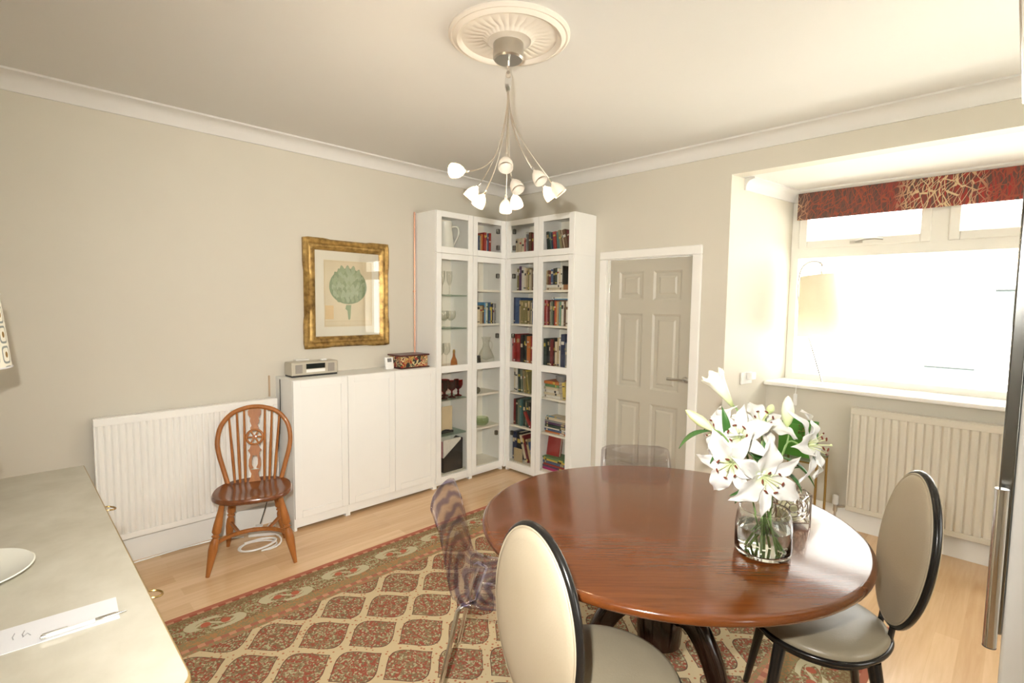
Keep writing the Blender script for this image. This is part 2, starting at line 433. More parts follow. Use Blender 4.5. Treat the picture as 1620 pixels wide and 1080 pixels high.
o.location = (2.27+sp*.17, .17, 2.53); o.rotation_euler = (0, 0, PI/2-math.atan(sp))
o = struct('trim_4', cornice(2.2, cs), M['ceil'], label='cove above the window blind', ang=30); o.location = (2.41, .92, 2.53)
def skirt(name, L, loc, rz, h=.15):
    o = struct(name, MB().rings([[(x, y, z) for y, z in ((0, 0), (-.02, 0), (-.02, h-.02), (-.014, h-.008), (-.008, h), (0, h))] for x in (0, L)]), M['trim'])
    o.location = loc; o.rotation_euler = (0, 0, rz)
skirt('baseboard_left', 3.29, (0, -5.6, 0), PI/2)
skirt('baseboard_door', .20, (2.07, 0, 0), 0)
skirt('baseboard_recess', .6, (2.27, .0, 0), PI/2-math.atan(sp))
skirt('baseboard_window', 2.25, (2.38, .62, 0), 0)

# door with its frame
a = MB()
for x0, x1 in ((1.172, 1.246), (2.009, 2.083)): a.box(x0, x1, -.022, 0, 0, 1.985)
a.box(1.172, 2.083, -.022, 0, 1.985, 2.055)
struct('trim_5', a, M['trim'], label='white door surround', bevel=.008)
a = MB()
for x0, x1 in ((1.23, 1.252), (2.003, 2.025)): a.box(x0, x1, 0, .12, 0, 2.0)
a.box(1.252, 2.003, 0, .12, 1.981, 2.0)
struct('trim_6', a, M['trim'], label='white door lining')
dr = bpy.data.objects.new('door_1', None); COL.objects.link(dr); dr.location = (1.254, .03, 0); dr['kind'] = 'structure'; dr['label'] = 'grey six-panel door with a lever handle'
m = MB(); Wd, Hd = .747, 1.978
xs = [0, .088, .322, .410, .655, Wd]; zs = [.005, .21, .80, .915, 1.535, 1.645, 1.88, Hd]
for i in range(5):
    for j in range(7):
        if i in (1, 3) and j in (1, 3, 5):
            x0, x1, z0, z1 = xs[i], xs[i+1], zs[j], zs[j+1]; d = .030
            rows = []
            for k, yy in ((0, 0), (.006, .003), (.018, .012), (.045, .012), (.060, .005)):
                rows.append([(x0+k, yy, z0+k), (x1-k, yy, z0+k), (x1-k, yy, z1-k), (x0+k, yy, z1-k)])
            m.rings(rows, True, False); r = rows[-1]; m.face([m.b.verts.new(p) for p in r])
        else: m.box(xs[i], xs[i+1], 0, .0399, zs[j], zs[j+1])
struct('leaf', m, M['door'], dr, ang=20)
h = MB().lathe([(.026, 0), (.026, .008), (.012, .009), (.011, .045)], 20, (.712, 0, 1.03), (0, -1, 0))
h.tube([(.715, -.045, 1.03), (.60, -.048, 1.03), (.578, -.045, 1.03)], .0095, 10)
obj('door_handle', h, M['steel'], dr)
hg = MB()
for z in (.25, 1.70): hg.lathe([(.008, 0), (.008, .09)], 10, (-.004, -.006, z))
obj('hinge', hg, M['steel'], dr)

# window with frame, casements, sill
wn = bpy.data.objects.new('window_1', None); COL.objects.link(wn); wn['kind'] = 'structure'; wn['label'] = 'wide white framed window over a deep sill'
fy0, fy1 = .915, .985; xl, xr = 2.405, 4.62
f = MB(); f.box(xl, xl+.055, fy0, fy1, 1.015, 2.44); f.box(xr-.055, xr, fy0, fy1, 1.015, 2.44)
f.box(xl+.055, xr-.055, fy0, fy1, 1.015, 1.065); f.box(xl+.055, xr-.055, fy0, fy1, 2.385, 2.44); f.box(xl+.055, xr-.055, fy0, fy1, 1.993, 2.07)
f.box(3.295, 3.39, fy0, fy1, 2.07, 2.385); f.box(3.275, 3.41, fy0-.004, fy0, 2.07, 2.385)
struct('window_frame', f, M['upvc'], wn)
for k, (x0, x1) in enumerate(((xl+.055, 3.295), (3.39, xr-.055))):
    c = MB(); b = .058
    c.box(x0, x0+b, fy0-.015, fy1-.01, 2.07, 2.385); c.box(x1-b, x1, fy0-.015, fy1-.01, 2.07, 2.385)
    c.box(x0+b, x1-b, fy0-.015, fy1-.01, 2.07, 2.07+b); c.box(x0+b, x1-b, fy0-.015, fy1-.01, 2.385-b, 2.385)
    cs_ = struct('casement', c, M['upvc'], wn, bevel=.006)
    struct('pane', MB().box(x0+b-.004, x1-b+.004, .95, .956, 2.07+b-.004, 2.385-b+.004), M['winpane'], cs_, smooth=False)
    hx = (x0+x1)/2+(.0 if k == 0 else .1)
    hd = MB().box(hx-.06, hx+.02, fy0-.028, fy0-.015, 2.088, 2.108)
    hd.tube([(hx-.02, fy0-.036, 2.10), (hx+.04, fy0-.045, 2.112), (hx+.10, fy0-.045, 2.112), (hx+.15, fy0-.04, 2.104)], .007, 8)
    obj('window_handle', hd, M['steel'], cs_)
struct('pane', MB().box(xl+.05, xr-.05, .95, .956, 1.06, 1.998), M['winpane'], wn, smooth=False)
struct('window_sill', MB().box(2.355, 4.66, .565, .93, .985, 1.015), M['trim'], wn, bevel=.008)

# roman blind
t = Mt('red_branch_fabric', .9); x, y, z = t.xyz()
br = ((x*3.2 + t.noise(2.2, 2, t.vec(x, 0.0, 0.0))*2.4).sin()*.5+.5)
v1 = t.noise(22, 3, t.vec(x*2.2, y, z*.35), .7, 1.2); v2 = t.noise(40, 3, t.vec(x+z*.7, y, z*.3), .6, 1.5); v3 = t.noise(40, 3, t.vec(x-z*.6, y, z*.3), .6, 1.5)
base = t.mix(v1.step(.42, .62), (.10, .06, .05), t.mix(br, (.36, .035, .03), (.17, .08, .06)))
e1 = t.voronoi(1.0, t.vec(x*26.0+t.noise(9, 2)*2.0, 0.0, z*9.0+x*6.0), 'DISTANCE_TO_EDGE'); e2 = t.voronoi(1.0, t.vec(x*22.0-z*14.0+t.noise(8, 2)*2.0, 1.0, z*8.0), 'DISTANCE_TO_EDGE')
tw = e1.lt(.034)+e2.lt(.034)
zone = (x*(2*PI/1.05)+1.0).cos().step(.0, .75)
t.col(t.mix(tw._m('MINIMUM', 1.0, clamp=True), base, t.mix(zone, (.30, .075, .045), (.62, .46, .27))))
M['blindfab'] = t.m
bl = thing('roman_blind', 'dark red roman blind printed with pale branches, folded up over the window', 'blind', (2.45, .905, 2.295))
b = MB(); n = 3
prof = [(-.012, .215), (-.03, .21), (-.034, .10), (-.038, .006), (-.030, 0), (-.022, .004), (-.024, .03), (-.017, .02), (-.012, .03)]
b.rings([[(x, y, z) for y, z in prof] for x in [2.15*i/30 for i in range(31)]])
obj('fabric', b, M['blindfab'], bl)
obj('headrail', MB().box(0, 2.15, -.010, .006, .185, .215), M['plastic'], bl)

# ------------------------------------------------------------------ outside
struct('ground', MB().box(-12, 18, -12, 24, -.6, -.5), paint('paving', (.78, .77, .73), .9), smooth=False)
hs = thing('house', 'white rendered house across the yard outside the window', 'house', (0, 9.5, -.5))
obj('wall', MB().box(-7, 12, 0, .4, 0, 3.02), paint('white_render', (.86, .85, .82), .9), hs)
rf = MB().prism([(-.4, 0), (1.2, .9), (1.2, 1.0), (-.4, .12)], -7.3, 12.3, 0, Matrix(((0, 0, 1, 0), (1, 0, 0, 0), (0, 1, 0, 3.0), (0, 0, 0, 1))))
obj('roof', rf, paint('slate', (.045, .05, .055), .9, **{'Specular IOR Level': 0.1}), hs)
M['gbar'] = paint('grey_sill', (.05, .052, .05), .7); M['sgl'] = paint('shaded_glass', (.055, .064, .066), .9, .15, 3, **{'Specular IOR Level': 0.0})
for x0, x1, z0, z1, bars in ((2.14, 2.95, 1.36, 2.43, (1.33, 2.02, 2.42)), (3.36, 4.3, 1.88, 2.47, (1.85, 2.47)), (2.39, 3.15, .64, .96, (.96,))):
    fo = obj('pane', MB().box(x0, x1, -.02, .01, z0, z1), M['plastic'] if x0 == 2.14 else M['sgl'], hs)  # first pane painted white to stand for its blown-out reflection
    for q in bars: obj('glazing_bar', MB().box(x0, x1, -.05, -.005, q, q+.035), M['gbar'], fo)
sh = thing('garden_shrub', 'pale yellow-green spiky shrub outside, low at the window', 'plant', (4.0, 4.2, -.5))
b = MB()
for i in range(150):
    a = random.random()*2*PI; rr = random.uniform(.1, .42); hh = random.uniform(.7, 1.32)
    p1 = Vector((rr*math.cos(a), rr*math.sin(a), hh)); w_ = Vector((-math.sin(a), math.cos(a), 0))*.03
    p0 = p1*.7; pm = (p0+p1)/2+Vector((0, 0, .06)); b.face([b.b.verts.new(q) for q in (p0, pm-w_, p1, pm+w_)])
obj('foliage', b, paint('yellow_green_leaf', (.50, .52, .16), .6, .3, 9), sh, solid=.004)
obj('trunk', MB().tube([(0, 0, 0), (.02, 0, .5), (0, .02, .95)], [.05, .04, .02]), paint('bark', (.2, .15, .1), .9), sh)

# ------------------------------------------------------------------ radiators
def radiator(name, label, Wd, z0, z1, loc, rz, nf, depth=.085, rm='rad'):
    r = thing(name, label, 'radiator', loc, rz)
    p = MB(); pts = []
    pitch = Wd/nf
    for i in range(nf):
        a = i*pitch
        pts += [(a+.004, -depth+.004), (a+.009, -depth+.011), (a+.015, -depth+.004), (a+.020, -depth), (a+pitch-.003, -depth)]
    pts = [(0, -depth)]+pts+[(Wd, -depth), (Wd, -depth+.02), (0, -depth+.02)]
    p.prism(pts, z0+.035, z1-.045)
    p.box(0, Wd, -depth, -depth+.02, z0, z0+.035); p.box(0, Wd, -depth, -depth+.02, z1-.045, z1-.006)
    obj('front_panel', p, M[rm], r, bevel=.002, ang=25)
    g = MB().box(0, Wd, -depth+.001, -.03, z1-.006, z1)
    for i in range(int(Wd/.03)): g.box(.01+i*.03, .016+i*.03, -depth+.01, -.034, z1, z1+.002)
    obj('top_grille', g, M[rm], r)
    for x in (0, Wd-.006): obj('side_panel', MB().box(x, x+.006, -depth+.02, -.03, z0+.01, z1-.006), M[rm], r)
    obj('rear_panel', MB().box(.01, Wd-.01, -.045, -.03, z0, z1-.008), M[rm], r)
    for x in (.12, Wd-.16): obj('bracket', MB().box(x, x+.03, -.03, -.0025, z0+.1, z1-.1), M[rm], r)
    return r
r = radiator('radiator', 'long cream radiator under the picture wall, behind the wooden chair', 1.02, .17, .915, (0, -3.355, 0), PI/2, 30)
v = MB().lathe([(.012, 0), (.012, .06), (.018, .06), (.018, .12), (.012, .125)], 12, (-.035, -.05, .10)); v.tube([(-.035, -.05, .14), (.01, -.05, .19)], .009)
v.tube([(-.035, -.05, .0), (-.035, -.05, .10)], .008); obj('valve', v, M['steel'], r)
r = radiator('radiator', 'cream fluted radiator below the window sill', 1.15, .16, .90, (2.965, .62, 0), 0, 26, .10, 'rad2')
v = MB().tube([(-.07, -.06, 0), (-.07, -.06, .14)], .008); v.lathe([(.014, 0), (.014, .05)], 12, (-.07, -.06, .12)); v.tube([(-.07, -.06, .155), (.0, -.06, .175)], .009)
vv = obj('valve', v, M['steel'], r)
obj('valve_cap', MB().lathe([(.019, 0), (.021, .01), (.021, .06), (.016, .066)], 14, (-.07, -.06, .172)), M['plastic'], vv)
# ------------------------------------------------------------------ bookcases and cabinets
D = .308            # front of the doors
def cab_carcass(r, w, z0, z1, depth, plinth, shelves, glass=(), thick=.018):
    for x in (0, w-thick): obj('side_panel', MB().box(x, x+thick, -depth, 0, z0, z1), M['white'], r, smooth=False)
    obj('top_panel', MB().box(thick, w-thick, -depth, 0, z1-thick, z1), M['white'], r, smooth=False)
    zb = z0+(.085 if plinth else 0)
    obj('bottom_panel', MB().box(thick, w-thick, -depth, 0, zb-.0, zb+thick), M['inside'], r, smooth=False)
    obj('back_panel', MB().box(thick, w-thick, -.012, -.004, zb, z1-thick), M['inside'], r, smooth=False)
    if plinth:
        p = MB().box(thick, w-thick, -depth+.0, -depth+.015, z0+.022, zb)
        obj('plinth', p, M['white'], r, smooth=False)
    for z in shelves: obj('shelf', MB().box(thick+.001, w-thick-.001, -depth+.02, -.014, z-.018, z), M['inside'], r, smooth=False)
    for z in glass: setp(obj('shelf', MB().box(thick+.001, w-thick-.001, -depth+.03, -.014, z-.008, z), M['shelfglass'], r, smooth=False), 'greenish glass shelf')
def glass_door(r, w, z0, z1, depth, rails, hinge_right, hz):
    b = .055; g = .0015; y0, y1 = -depth-.018, -depth-.001
    d = MB()
    d.box(g, b, y0, y1, z0+g, z1-g); d.box(w-b, w-g, y0, y1, z0+g, z1-g)
    d.box(b, w-b, y0, y1, z0+g, z0+b); d.box(b, w-b, y0, y1, z1-b+.005, z1-g)
    for q in rails: d.box(b, w-b, y0, y1, q[0], q[1])
    do = obj('door', d, M['white'], r, bevel=.002)
    zs_ = [z0+b]+[v for q in rails for v in q]+[z1-b]
    for i in range(0, len(zs_), 2):
        obj('pane', MB().box(b-.004, w-b+.004, y1-.008, y1-.004, zs_[i]-.004, zs_[i+1]+.006), M['pane'], do, smooth=False)
    for z in hz:
        x = w-b-.028 if hinge_right else b+.0
        obj('hinge', MB().box(x, x+.028, y1+.0, y1+.028, z-.022, z+.022), M['hinge'], do, bevel=.006)
SH_W = [1.726, 1.414, 1.040, .766, .448]; SH_G = [1.672, 1.383, .757, .441]
cols = {'D': ((0, -1.115, 0), PI/2, 'left'), 'C': ((0, -.715, 0), PI/2, 'left'), 'A': ((.315, 0, 0), 0, 'right'), 'B': ((.715, 0, 0), 0, 'right')}
TALL = {'D': 'white glass-door bookcase with glass shelves of glassware and red goblets', 'C': 'white glass-door bookcase left of the corner, holding the decanter',
        'A': 'white glass-door bookcase right of the corner, packed with books', 'B': 'white glass-door bookcase of books with a plain side, nearest the door'}
TOP = {'D': 'white top cabinet holding a white jug', 'C': 'white top cabinet left of the corner holding a few red books', 'A': 'white top cabinet right of the corner with cream-spined books',
       'B': 'white top cabinet nearest the door with leaning books'}
LOC = {}
for k, (loc, rz, _) in cols.items():
    lo = Vector(loc)+Matrix.Rotation(rz, 3, 'Z') @ Vector((0, -.004, 0))
    LOC[k] = Matrix.Translation(lo) @ Matrix.Rotation(rz, 4, 'Z')
    t_ = thing('bookcase', TALL[k], 'bookcase', lo, rz, 'corner bookcases')
    cab_carcass(t_, .4, 0, 2.02, .286, True, [1.040] if k == 'D' else SH_W, SH_G if k == 'D' else ())
    hr = k in ('C', 'B')
    glass_door(t_, .4, .045, 2.02, .286, [(1.003, 1.062)], hr, (1.86, 1.30, .37) if k in 'CA' else ())
    t2 = thing('top_cabinet', TOP[k], 'cabinet', lo+Vector((0, 0, 2.0205)), rz, 'cabinets on top of the corner bookcases')
    cab_carcass(t2, .4, 0, .35, .286, False, [])
    glass_door(t2, .4, 0, .35, .286, [], hr, (.10, .25) if k in 'CA' else ())
fs = MB().prism([(.285, -.314), (.314, -.314), (.314, -.285)], .03, 2.37)
struct('trim_7', fs, M['white'], label='white filler strip in the corner between the bookcases', smooth=False)

def low_cab(label, y0, w, doors):
    t_ = thing('low_cabinet', label, 'cabinet', (.004, y0, 0), PI/2)
    cab_carcass(t_, w, 0, 1.06, .286, True, [.4, .72])
    dw = w/doors
    for i in range(doors):
        x0, x1 = i*dw+.0015, (i+1)*dw-.0015; ya, yb = -.305, -.287; b = .05
        d = MB(); d.box(x0, x0+b, ya, yb, .09, 1.058); d.box(x1-b, x1, ya, yb, .09, 1.058)
        d.box(x0+b, x1-b, ya, yb, .09, .09+b); d.box(x0+b, x1-b, ya, yb, 1.058-b, 1.058)
        d.box(x0+b, x1-b, ya+.005, yb, .09+b, 1.058-b)
        obj('door', d, M['white'], t_, bevel=.0015)
low_cab('narrow low white cabinet with one door, under the radio', -2.315, .399, 1)
low_cab('wide low white cabinet with two doors, beside the tall bookcases', -1.9155, .799, 2)

# ------------------------------------------------------------------ books
PAL = {'red': (.34, .035, .03), 'dark red': (.17, .02, .022), 'orange': (.55, .17, .045), 'yellow': (.62, .48, .09), 'olive': (.24, .21, .085), 'tan': (.46, .36, .20),
       'cream': (.66, .58, .42), 'white': (.72, .70, .64), 'navy': (.022, .035, .09), 'blue': (.06, .11, .23), 'light blue': (.10, .30, .52), 'teal': (.09, .20, .20),
       'dark green': (.030, .050, .038), 'green': (.14, .28, .12), 'black': (.016, .016, .017), 'grey': (.25, .26, .26), 'brown': (.14, .065, .032), 'pink': (.55, .19, .20),
       'purple': (.10, .045, .12), 'magenta': (.42, .03, .16), 'grey-green': (.17, .20, .15)}
for k, c in list(PAL.items()): M['bk_'+k] = paint('book_cover', c, .45, .18, 45)
LIGHT = {'cream', 'white', 'tan', 'yellow', 'pink'}
SHELF = {'top': 'top cabinet', 1.726: 'first shelf', 1.414: 'second shelf', 1.040: 'middle shelf', .766: 'fourth shelf', .448: 'fifth shelf', .103: 'bottom'}
CASE = {'A': 'bookcase right of the corner', 'B': 'bookcase nearest the door', 'C': 'bookcase left of the corner'}
def book_mesh(t_, h, d, c, seed):
    rnd = random.Random(seed); m = MB(); cv = .0022
    m.box(0, cv, .002, d, 0, h, 0); m.box(t_-cv, t_, .002, d, 0, h, 0)
    n = 5; rows = []
    for z in (0, h):
        pr = [(t_*(1-math.cos(PI*i/n))/2, .003-.003*math.sin(PI*i/n)) for i in range(n+1)]
        rows.append([(x, y, z) for x, y in pr]+[(t_, .006, z), (0, .006, z)])
    m.rings(rows)
    m.box(cv, t_-cv, .006, d-.004, .004, h-.004, 1)
    if rnd.random() < .75:
        zz = rnd.uniform(.55, .8)*h; m.box(t_*.12, t_*.88, -.0006, .003, zz, zz+h*rnd.uniform(.05, .16), 2)
    if rnd.random() < .5: m.box(t_*.12, t_*.88, -.0006, .003, h*.08, h*.13, 2)
    acc = 'black' if c in LIGHT and rnd.random() < .5 else rnd.choice(['cream', 'white', 'tan', 'yellow']) if c not in LIGHT else rnd.choice(['red', 'teal', 'brown', 'navy'])
    return m, [M['bk_'+c], M['pages'], M['bk_'+acc]]
NB = [0]
def put_book(colk, z, x, t_, h, c, label, group, lean=0.0, d=.19, y=-.235, lay=False, yaw=0.0, extra=0.0):
    NB[0] += 1
    m, mats = book_mesh(t_, h, d, c, NB[0])
    o = obj('book', m, mats, smooth=False)
    L = LOC[colk]
    if lay: T = Matrix.Translation((x, y, z+t_)) @ Matrix.Rotation(yaw, 4, 'Z') @ Matrix.Rotation(PI/2, 4, 'Y')
    else:
        lift = max(0, t_*math.sin(lean)) if lean > 0 else 0
        T = Matrix.Translation((x, y, z+lift+.0005)) @ Matrix.Rotation(yaw, 4, 'Z') @ Matrix.Rotation(lean, 4, 'Y')
    o.matrix_world = L @ T
    return setp(o, label, 'book', group)
def row(colk, shelf, spec, x0=.024, lean=0, gap=.001, start=0, extra=''):
    """spec: list of (colour, thickness mm, height mm[, lean deg])"""
    z = 2.0205+.018 if shelf == 'top' else shelf
    x = x0
    grp = 'books in the %s of the %s' % (SHELF[shelf], CASE[colk]) if shelf == 'top' else 'books on the %s of the %s' % (SHELF[shelf], CASE[colk])
    for i, s in enumerate(spec):
        c, t_, h = s[0], s[1]/1000, s[2]/1000; ln = R(s[3] if len(s) > 3 else lean)
        if x > {'A': .30, 'B': .315, 'C': .375}[colk] - .5*t_: break   # nothing beyond is seen past the door stile
        lab = '%s book, %s from left, %s of the %s' % (c, ORD(i+start), SHELF[shelf], CASE[colk])
        put_book(colk, z, x, t_, h, c, lab, grp, ln, d=random.uniform(.16, .20), y=-.235+random.uniform(-.012, .012))
        x += t_*math.cos(ln)+gap+(t_*0)
    return x
def stack(colk, z, x, spec, shelf, place='stack'):
    grp = 'books lying on the %s of the %s' % (SHELF[shelf], CASE[colk]); n = len(spec)
    for i, s in enumerate(spec):
        c, t_, L_ = s[0], s[1]/1000, s[2]/1000
        lab = '%s book lying %s from the bottom, %s of the %s' % (c, ORD(i), SHELF[shelf], CASE[colk])
        put_book(colk, z+.0003, x+random.uniform(0, .012), t_, L_, c, lab, grp, d=.16+random.uniform(-.01, .01), y=-.24+random.uniform(0, .012), lay=True)
        z += t_+.0004
    return z
# right of the corner (A)
row('A', 'top', [('cream', 26, 172), ('cream', 26, 172), ('cream', 25, 172), ('cream', 26, 172), ('pink', 16, 172), ('black', 14, 205), ('white', 20, 225, -4), ('grey', 13, 200, -4), ('brown', 30, 215), ('dark red', 18, 205)], .045)
row('A', 1.726, [('olive', 22, 205), ('dark red', 17, 215), ('purple', 14, 225), ('white', 28, 222), ('white', 24, 215), ('cream', 22, 205), ('tan', 16, 200), ('olive', 18, 205), ('cream', 14, 190), ('brown', 22, 200), ('black', 20, 205)], .07)
row('A', 1.414, [('navy', 20, 248), ('blue', 66, 245), ('tan', 17, 220), ('olive', 27, 220), ('olive', 27, 219), ('olive', 27, 221), ('tan', 24, 215), ('grey-green', 16, 210), ('cream', 10, 200), ('blue', 16, 215), ('dark red', 22, 220), ('navy', 18, 225)], .03)
row('A', 1.040, [('pink', 14, 270), ('red', 22, 275), ('dark red', 14, 272), ('red', 38, 268), ('cream', 11, 262), ('black', 32, 272), ('black', 22, 270), ('dark green', 20, 265), ('orange', 32, 262), ('orange', 17, 255), ('red', 26, 262), ('pink', 14, 255), ('red', 20, 268)], .03)
row('A', .766, [('cream', 34, 225), ('white', 30, 228), ('teal', 10, 220), ('dark green', 32, 225, -4), ('grey-green', 22, 220, -5), ('tan', 14, 215, -6), ('brown', 22, 218, -7), ('olive', 20, 212, -8), ('yellow', 20, 218, -12), ('olive', 18, 205, -12)], .04)
row('A', .448, [('dark red', 26, 245), ('dark green', 26, 248), ('grey-green', 34, 242), ('teal', 26, 255), ('dark green', 30, 250), ('grey-green', 24, 242), ('dark green', 28, 240), ('black', 26, 240)], .05)
put_book('A', .448, .285, .022, .16, 'red', 'bright red book leaning over the green books, fifth shelf right of the corner', None, R(-30), d=.13, y=-.262)
row('A', .103, [('navy', 30, 268), ('navy', 28, 262), ('black', 52, 270)], .03)
put_book('A', .103, .205, .03, .26, 'cream', 'cream book leaning across the bottom of the bookcase right of the corner', None, R(-17), d=.18)
put_book('A', .103, .238, .018, .26, 'dark red', 'dark red book leaning beside the cream one, bottom, right of the corner', None, R(-17), d=.18)
put_book('A', .103, .275, .024, .23, 'tan', 'tan book leaning right, bottom of the bookcase right of the corner', None, R(-17), d=.17)
put_book('A', .103, .305, .018, .21, 'blue', 'blue book leaning at the right end, bottom shelf right of the corner', None, R(-17), d=.17)
b_ = put_book('A', .103, .085, .012, .125, 'tan', 'small tan book standing face out in front of the navy books', None, 0, d=.11, y=-.270, yaw=R(-90)); b_.matrix_world = LOC['A'] @ Matrix.Translation((.085, -.252, .1035)) @ Matrix.Rotation(R(-90), 4, 'Z')
# nearest the door (B)
row('B', 'top', [('black', 22, 200, -5), ('dark green', 24, 202, -8), ('teal', 12, 195, -9), ('white', 9, 190, -9), ('navy', 14, 188, -8), ('red', 34, 195, -6), ('teal', 22, 188, -5), ('grey', 22, 186, -8), ('olive', 24, 205, -13), ('brown', 14, 205, -13), ('cream', 12, 205, -14), ('brown', 34, 205, -14), ('dark red', 26, 200, -14)], .045)
z_ = stack('B', 1.726, .03, [('cream', 22, 205), ('white', 24, 195)], 1.726)
grp = 'small books on top of the stack, bookcase nearest the door'
x_ = .04
for i, (c, t_, h) in enumerate([('tan', 12, 125), ('brown', 20, 128), ('dark red', 17, 122), ('blue', 26, 135), ('black', 22, 142), ('dark green', 22, 145), ('white', 18, 140), ('cream', 20, 138), ('white', 16, 145), ('black', 12, 160)]):
    put_book('B', z_+.001, x_, t_/1000, h/1000, c, 'small %s book, %s from left, standing on the stack, bookcase nearest the door' % (c, ORD(i)), grp, d=.11, y=-.235); x_ += t_/1000+.001
row('B', 1.414, [('red', 22, 225), ('pink', 12, 220), ('dark red', 12, 225), ('cream', 14, 205), ('grey-green', 26, 215), ('dark green', 20, 222), ('red', 14, 220), ('orange', 18, 215), ('tan', 17, 212), ('light blue', 14, 212), ('green', 14, 214), ('white', 24, 212), ('brown', 12, 212), ('white', 34, 215), ('light blue', 16, 212), ('white', 26, 215)][:14], .03)
stack('B', 1.414+.2265, .10, [('white', 13, 230), ('light blue', 9, 190)][::-1], 1.414)
row('B', 1.040, [('dark green', 26, 255), ('black', 22, 252), ('dark green', 22, 256), ('dark red', 18, 250), ('dark red', 14, 246), ('black', 10, 258), ('cream', 26, 232), ('tan', 24, 268), ('white', 14, 262), ('navy', 42, 300), ('blue', 16, 232), ('grey', 20, 225), ('cream', 22, 262), ('blue', 22, 255)], .03)
z_ = stack('B', .766, .03, [('white', 24, 190), ('cream', 20, 190), ('white', 26, 170), ('cream', 24, 165), ('green', 26, 160), ('orange', 26, 170)], .766)
put_book('B', .766, .255, .034, .15, 'yellow', 'yellow book standing right of the stack, fourth shelf, bookcase nearest the door', None, R(-6), d=.14)
put_book('B', .766, .292, .03, .20, 'brown', 'brown book at the right end, fourth shelf, bookcase nearest the door', None, 0, d=.16)
put_book('B', .766, .328, .022, .215, 'cream', 'cream book at the right end, fourth shelf, bookcase nearest the door', None, 0, d=.16)
z_ = stack('B', .448, .045, [('orange', 14, 290), ('blue', 20, 285), ('white', 14, 250), ('dark green', 26, 285), ('purple', 20, 285), ('grey', 16, 280), ('cream', 24, 285)], .448)
b_ = put_book('B', z_, .05, .016, .16, 'light blue', 'bright blue book lying open-tilted on the stack, fifth shelf, bookcase nearest the door', None, d=.11, lay=False); b_.matrix_world = LOC['B'] @ Matrix.Translation((.05, -.20, z_+.012)) @ Matrix.Rotation(R(-62), 4, 'X') @ Matrix.Rotation(R(4), 4, 'Z') @ Matrix.Rotation(R(90), 4, 'Y') @ Matrix.Translation((0, 0, 0))
put_book('B', .448, .335, .02, .23, 'navy', 'navy book standing at the right end, fifth shelf, bookcase nearest the door', None, 0, d=.16, y=-.22)
z_ = stack('B', .103, .03, [('magenta', 22, 250), ('purple', 20, 300), ('red', 14, 290), ('blue', 26, 290), ('yellow', 18, 285), ('green', 16, 275)], .103)
b_ = put_book('B', z_, .03, .03, .17, 'red', 'red book standing cover-forward on the bottom stack, bookcase nearest the door', None, d=.14); b_.matrix_world = LOC['B'] @ Matrix.Translation((.035, -.165, z_+.001)) @ Matrix.Rotation(R(-10), 4, 'X') @ Matrix.Rotation(R(-84), 4, 'Z')
# left of the corner (C)
row('C', 'top', [('navy', 28, 165), ('teal', 20, 180), ('tan', 12, 178), ('orange', 22, 195), ('red', 30, 212), ('white', 18, 210), ('blue', 14, 208), ('red', 24, 212)], .10)
row('C', 1.414, [('cream', 40, 165), ('tan', 34, 165), ('brown', 34, 170), ('light blue', 14, 195), ('white', 12, 192), ('green', 18, 190), ('blue', 16, 198), ('yellow', 22, 195), ('navy', 12, 190), ('white', 24, 185), ('grey', 12, 188)], .10)
def at(colk, x, y, z): return LOC[colk] @ Vector((x, y, z))
# small picture of pale flowers behind the small books
o = obj('picture_card', MB().box(0, .09, 0, .006, 0, .19), paint('floral_card', (.55, .48, .34), .7, .35, 30)); o.matrix_world = LOC['B'] @ Matrix.Translation((.275, -.19, 1.727)) @ Matrix.Rotation(R(-9), 4, 'X')
setp(o, 'pale floral card leaning at the right of the first shelf nearest the door', 'card')
o = obj('wooden_box', MB().box(0, .085, 0, .12, 0, .046), wood('box_wood', (.28, .12, .05), (.45, .22, .10), .4), bevel=.002); o.matrix_world = LOC['B'] @ Matrix.Translation((.245, -.245, 1.727))
setp(o, 'small tan wooden box at the end of the lying books, nearest the door', 'box')
o = obj('grey_bowl', MB().lathe([(.02, 0), (.042, .02), (.052, .055), (.048, .055), (.038, .022), (.0, .008)], 20), paint('grey_ceramic', (.30, .29, .28), .4)); o.location = at('B', .205, -.20, .766+.1475)
setp(o, 'grey bowl on the stack of books, fourth shelf nearest the door', 'bowl')

# ------------------------------------------------------------------ glassware and ornaments in the left bookcases
def lathe_thing(name, label, cat, prof, mat, loc, group=None, seg=20):
    return setp(obj(name, MB().lathe(prof, seg), mat, loc=tuple(loc)), label, cat, group)
flute = [(.030, 0), (.030, .003), (.004, .008), (.004, .075), (.012, .09), (.022, .12), (.026, .16), (.0255, .205), (.024, .205), (.0245, .16), (.020, .122), (.008, .093), (0.0, .088)]
gob = [(.032, 0), (.032, .003), (.004, .008), (.004, .058), (.014, .066), (.036, .085), (.044, .115), (.040, .15), (.0385, .15), (.0425, .115), (.034, .087), (.012, .069), (0.0, .067)]
wine = [(.032, 0), (.032, .003), (.004, .008), (.004, .095), (.012, .105), (.030, .13), (.035, .16), (.030, .21), (.0285, .21), (.0335, .16), (.028, .132), (.010, .108), (0.0, .106)]
G = M['wineglass']
for x, y, w_ in ((.116, -.20, 'left champagne flute at the edge'), (.198, -.20, 'right champagne flute')):
    lathe_thing('champagne_flute', 'clear ' + w_ + ' of the top glass shelf', 'glass', flute, G, at('D', x+.02, y, 1.6725), 'champagne flutes')
for i, (x, y) in enumerate(((.135, -.21), (.216, -.20), (.215, -.09))):
    lathe_thing('wine_goblet', ['clear round goblet nearest the left edge', 'clear round goblet on the right', 'clear round goblet at the back'][i] + ', second glass shelf', 'glass', gob, G, at('D', x+.02, y, 1.3835), 'clear goblets')
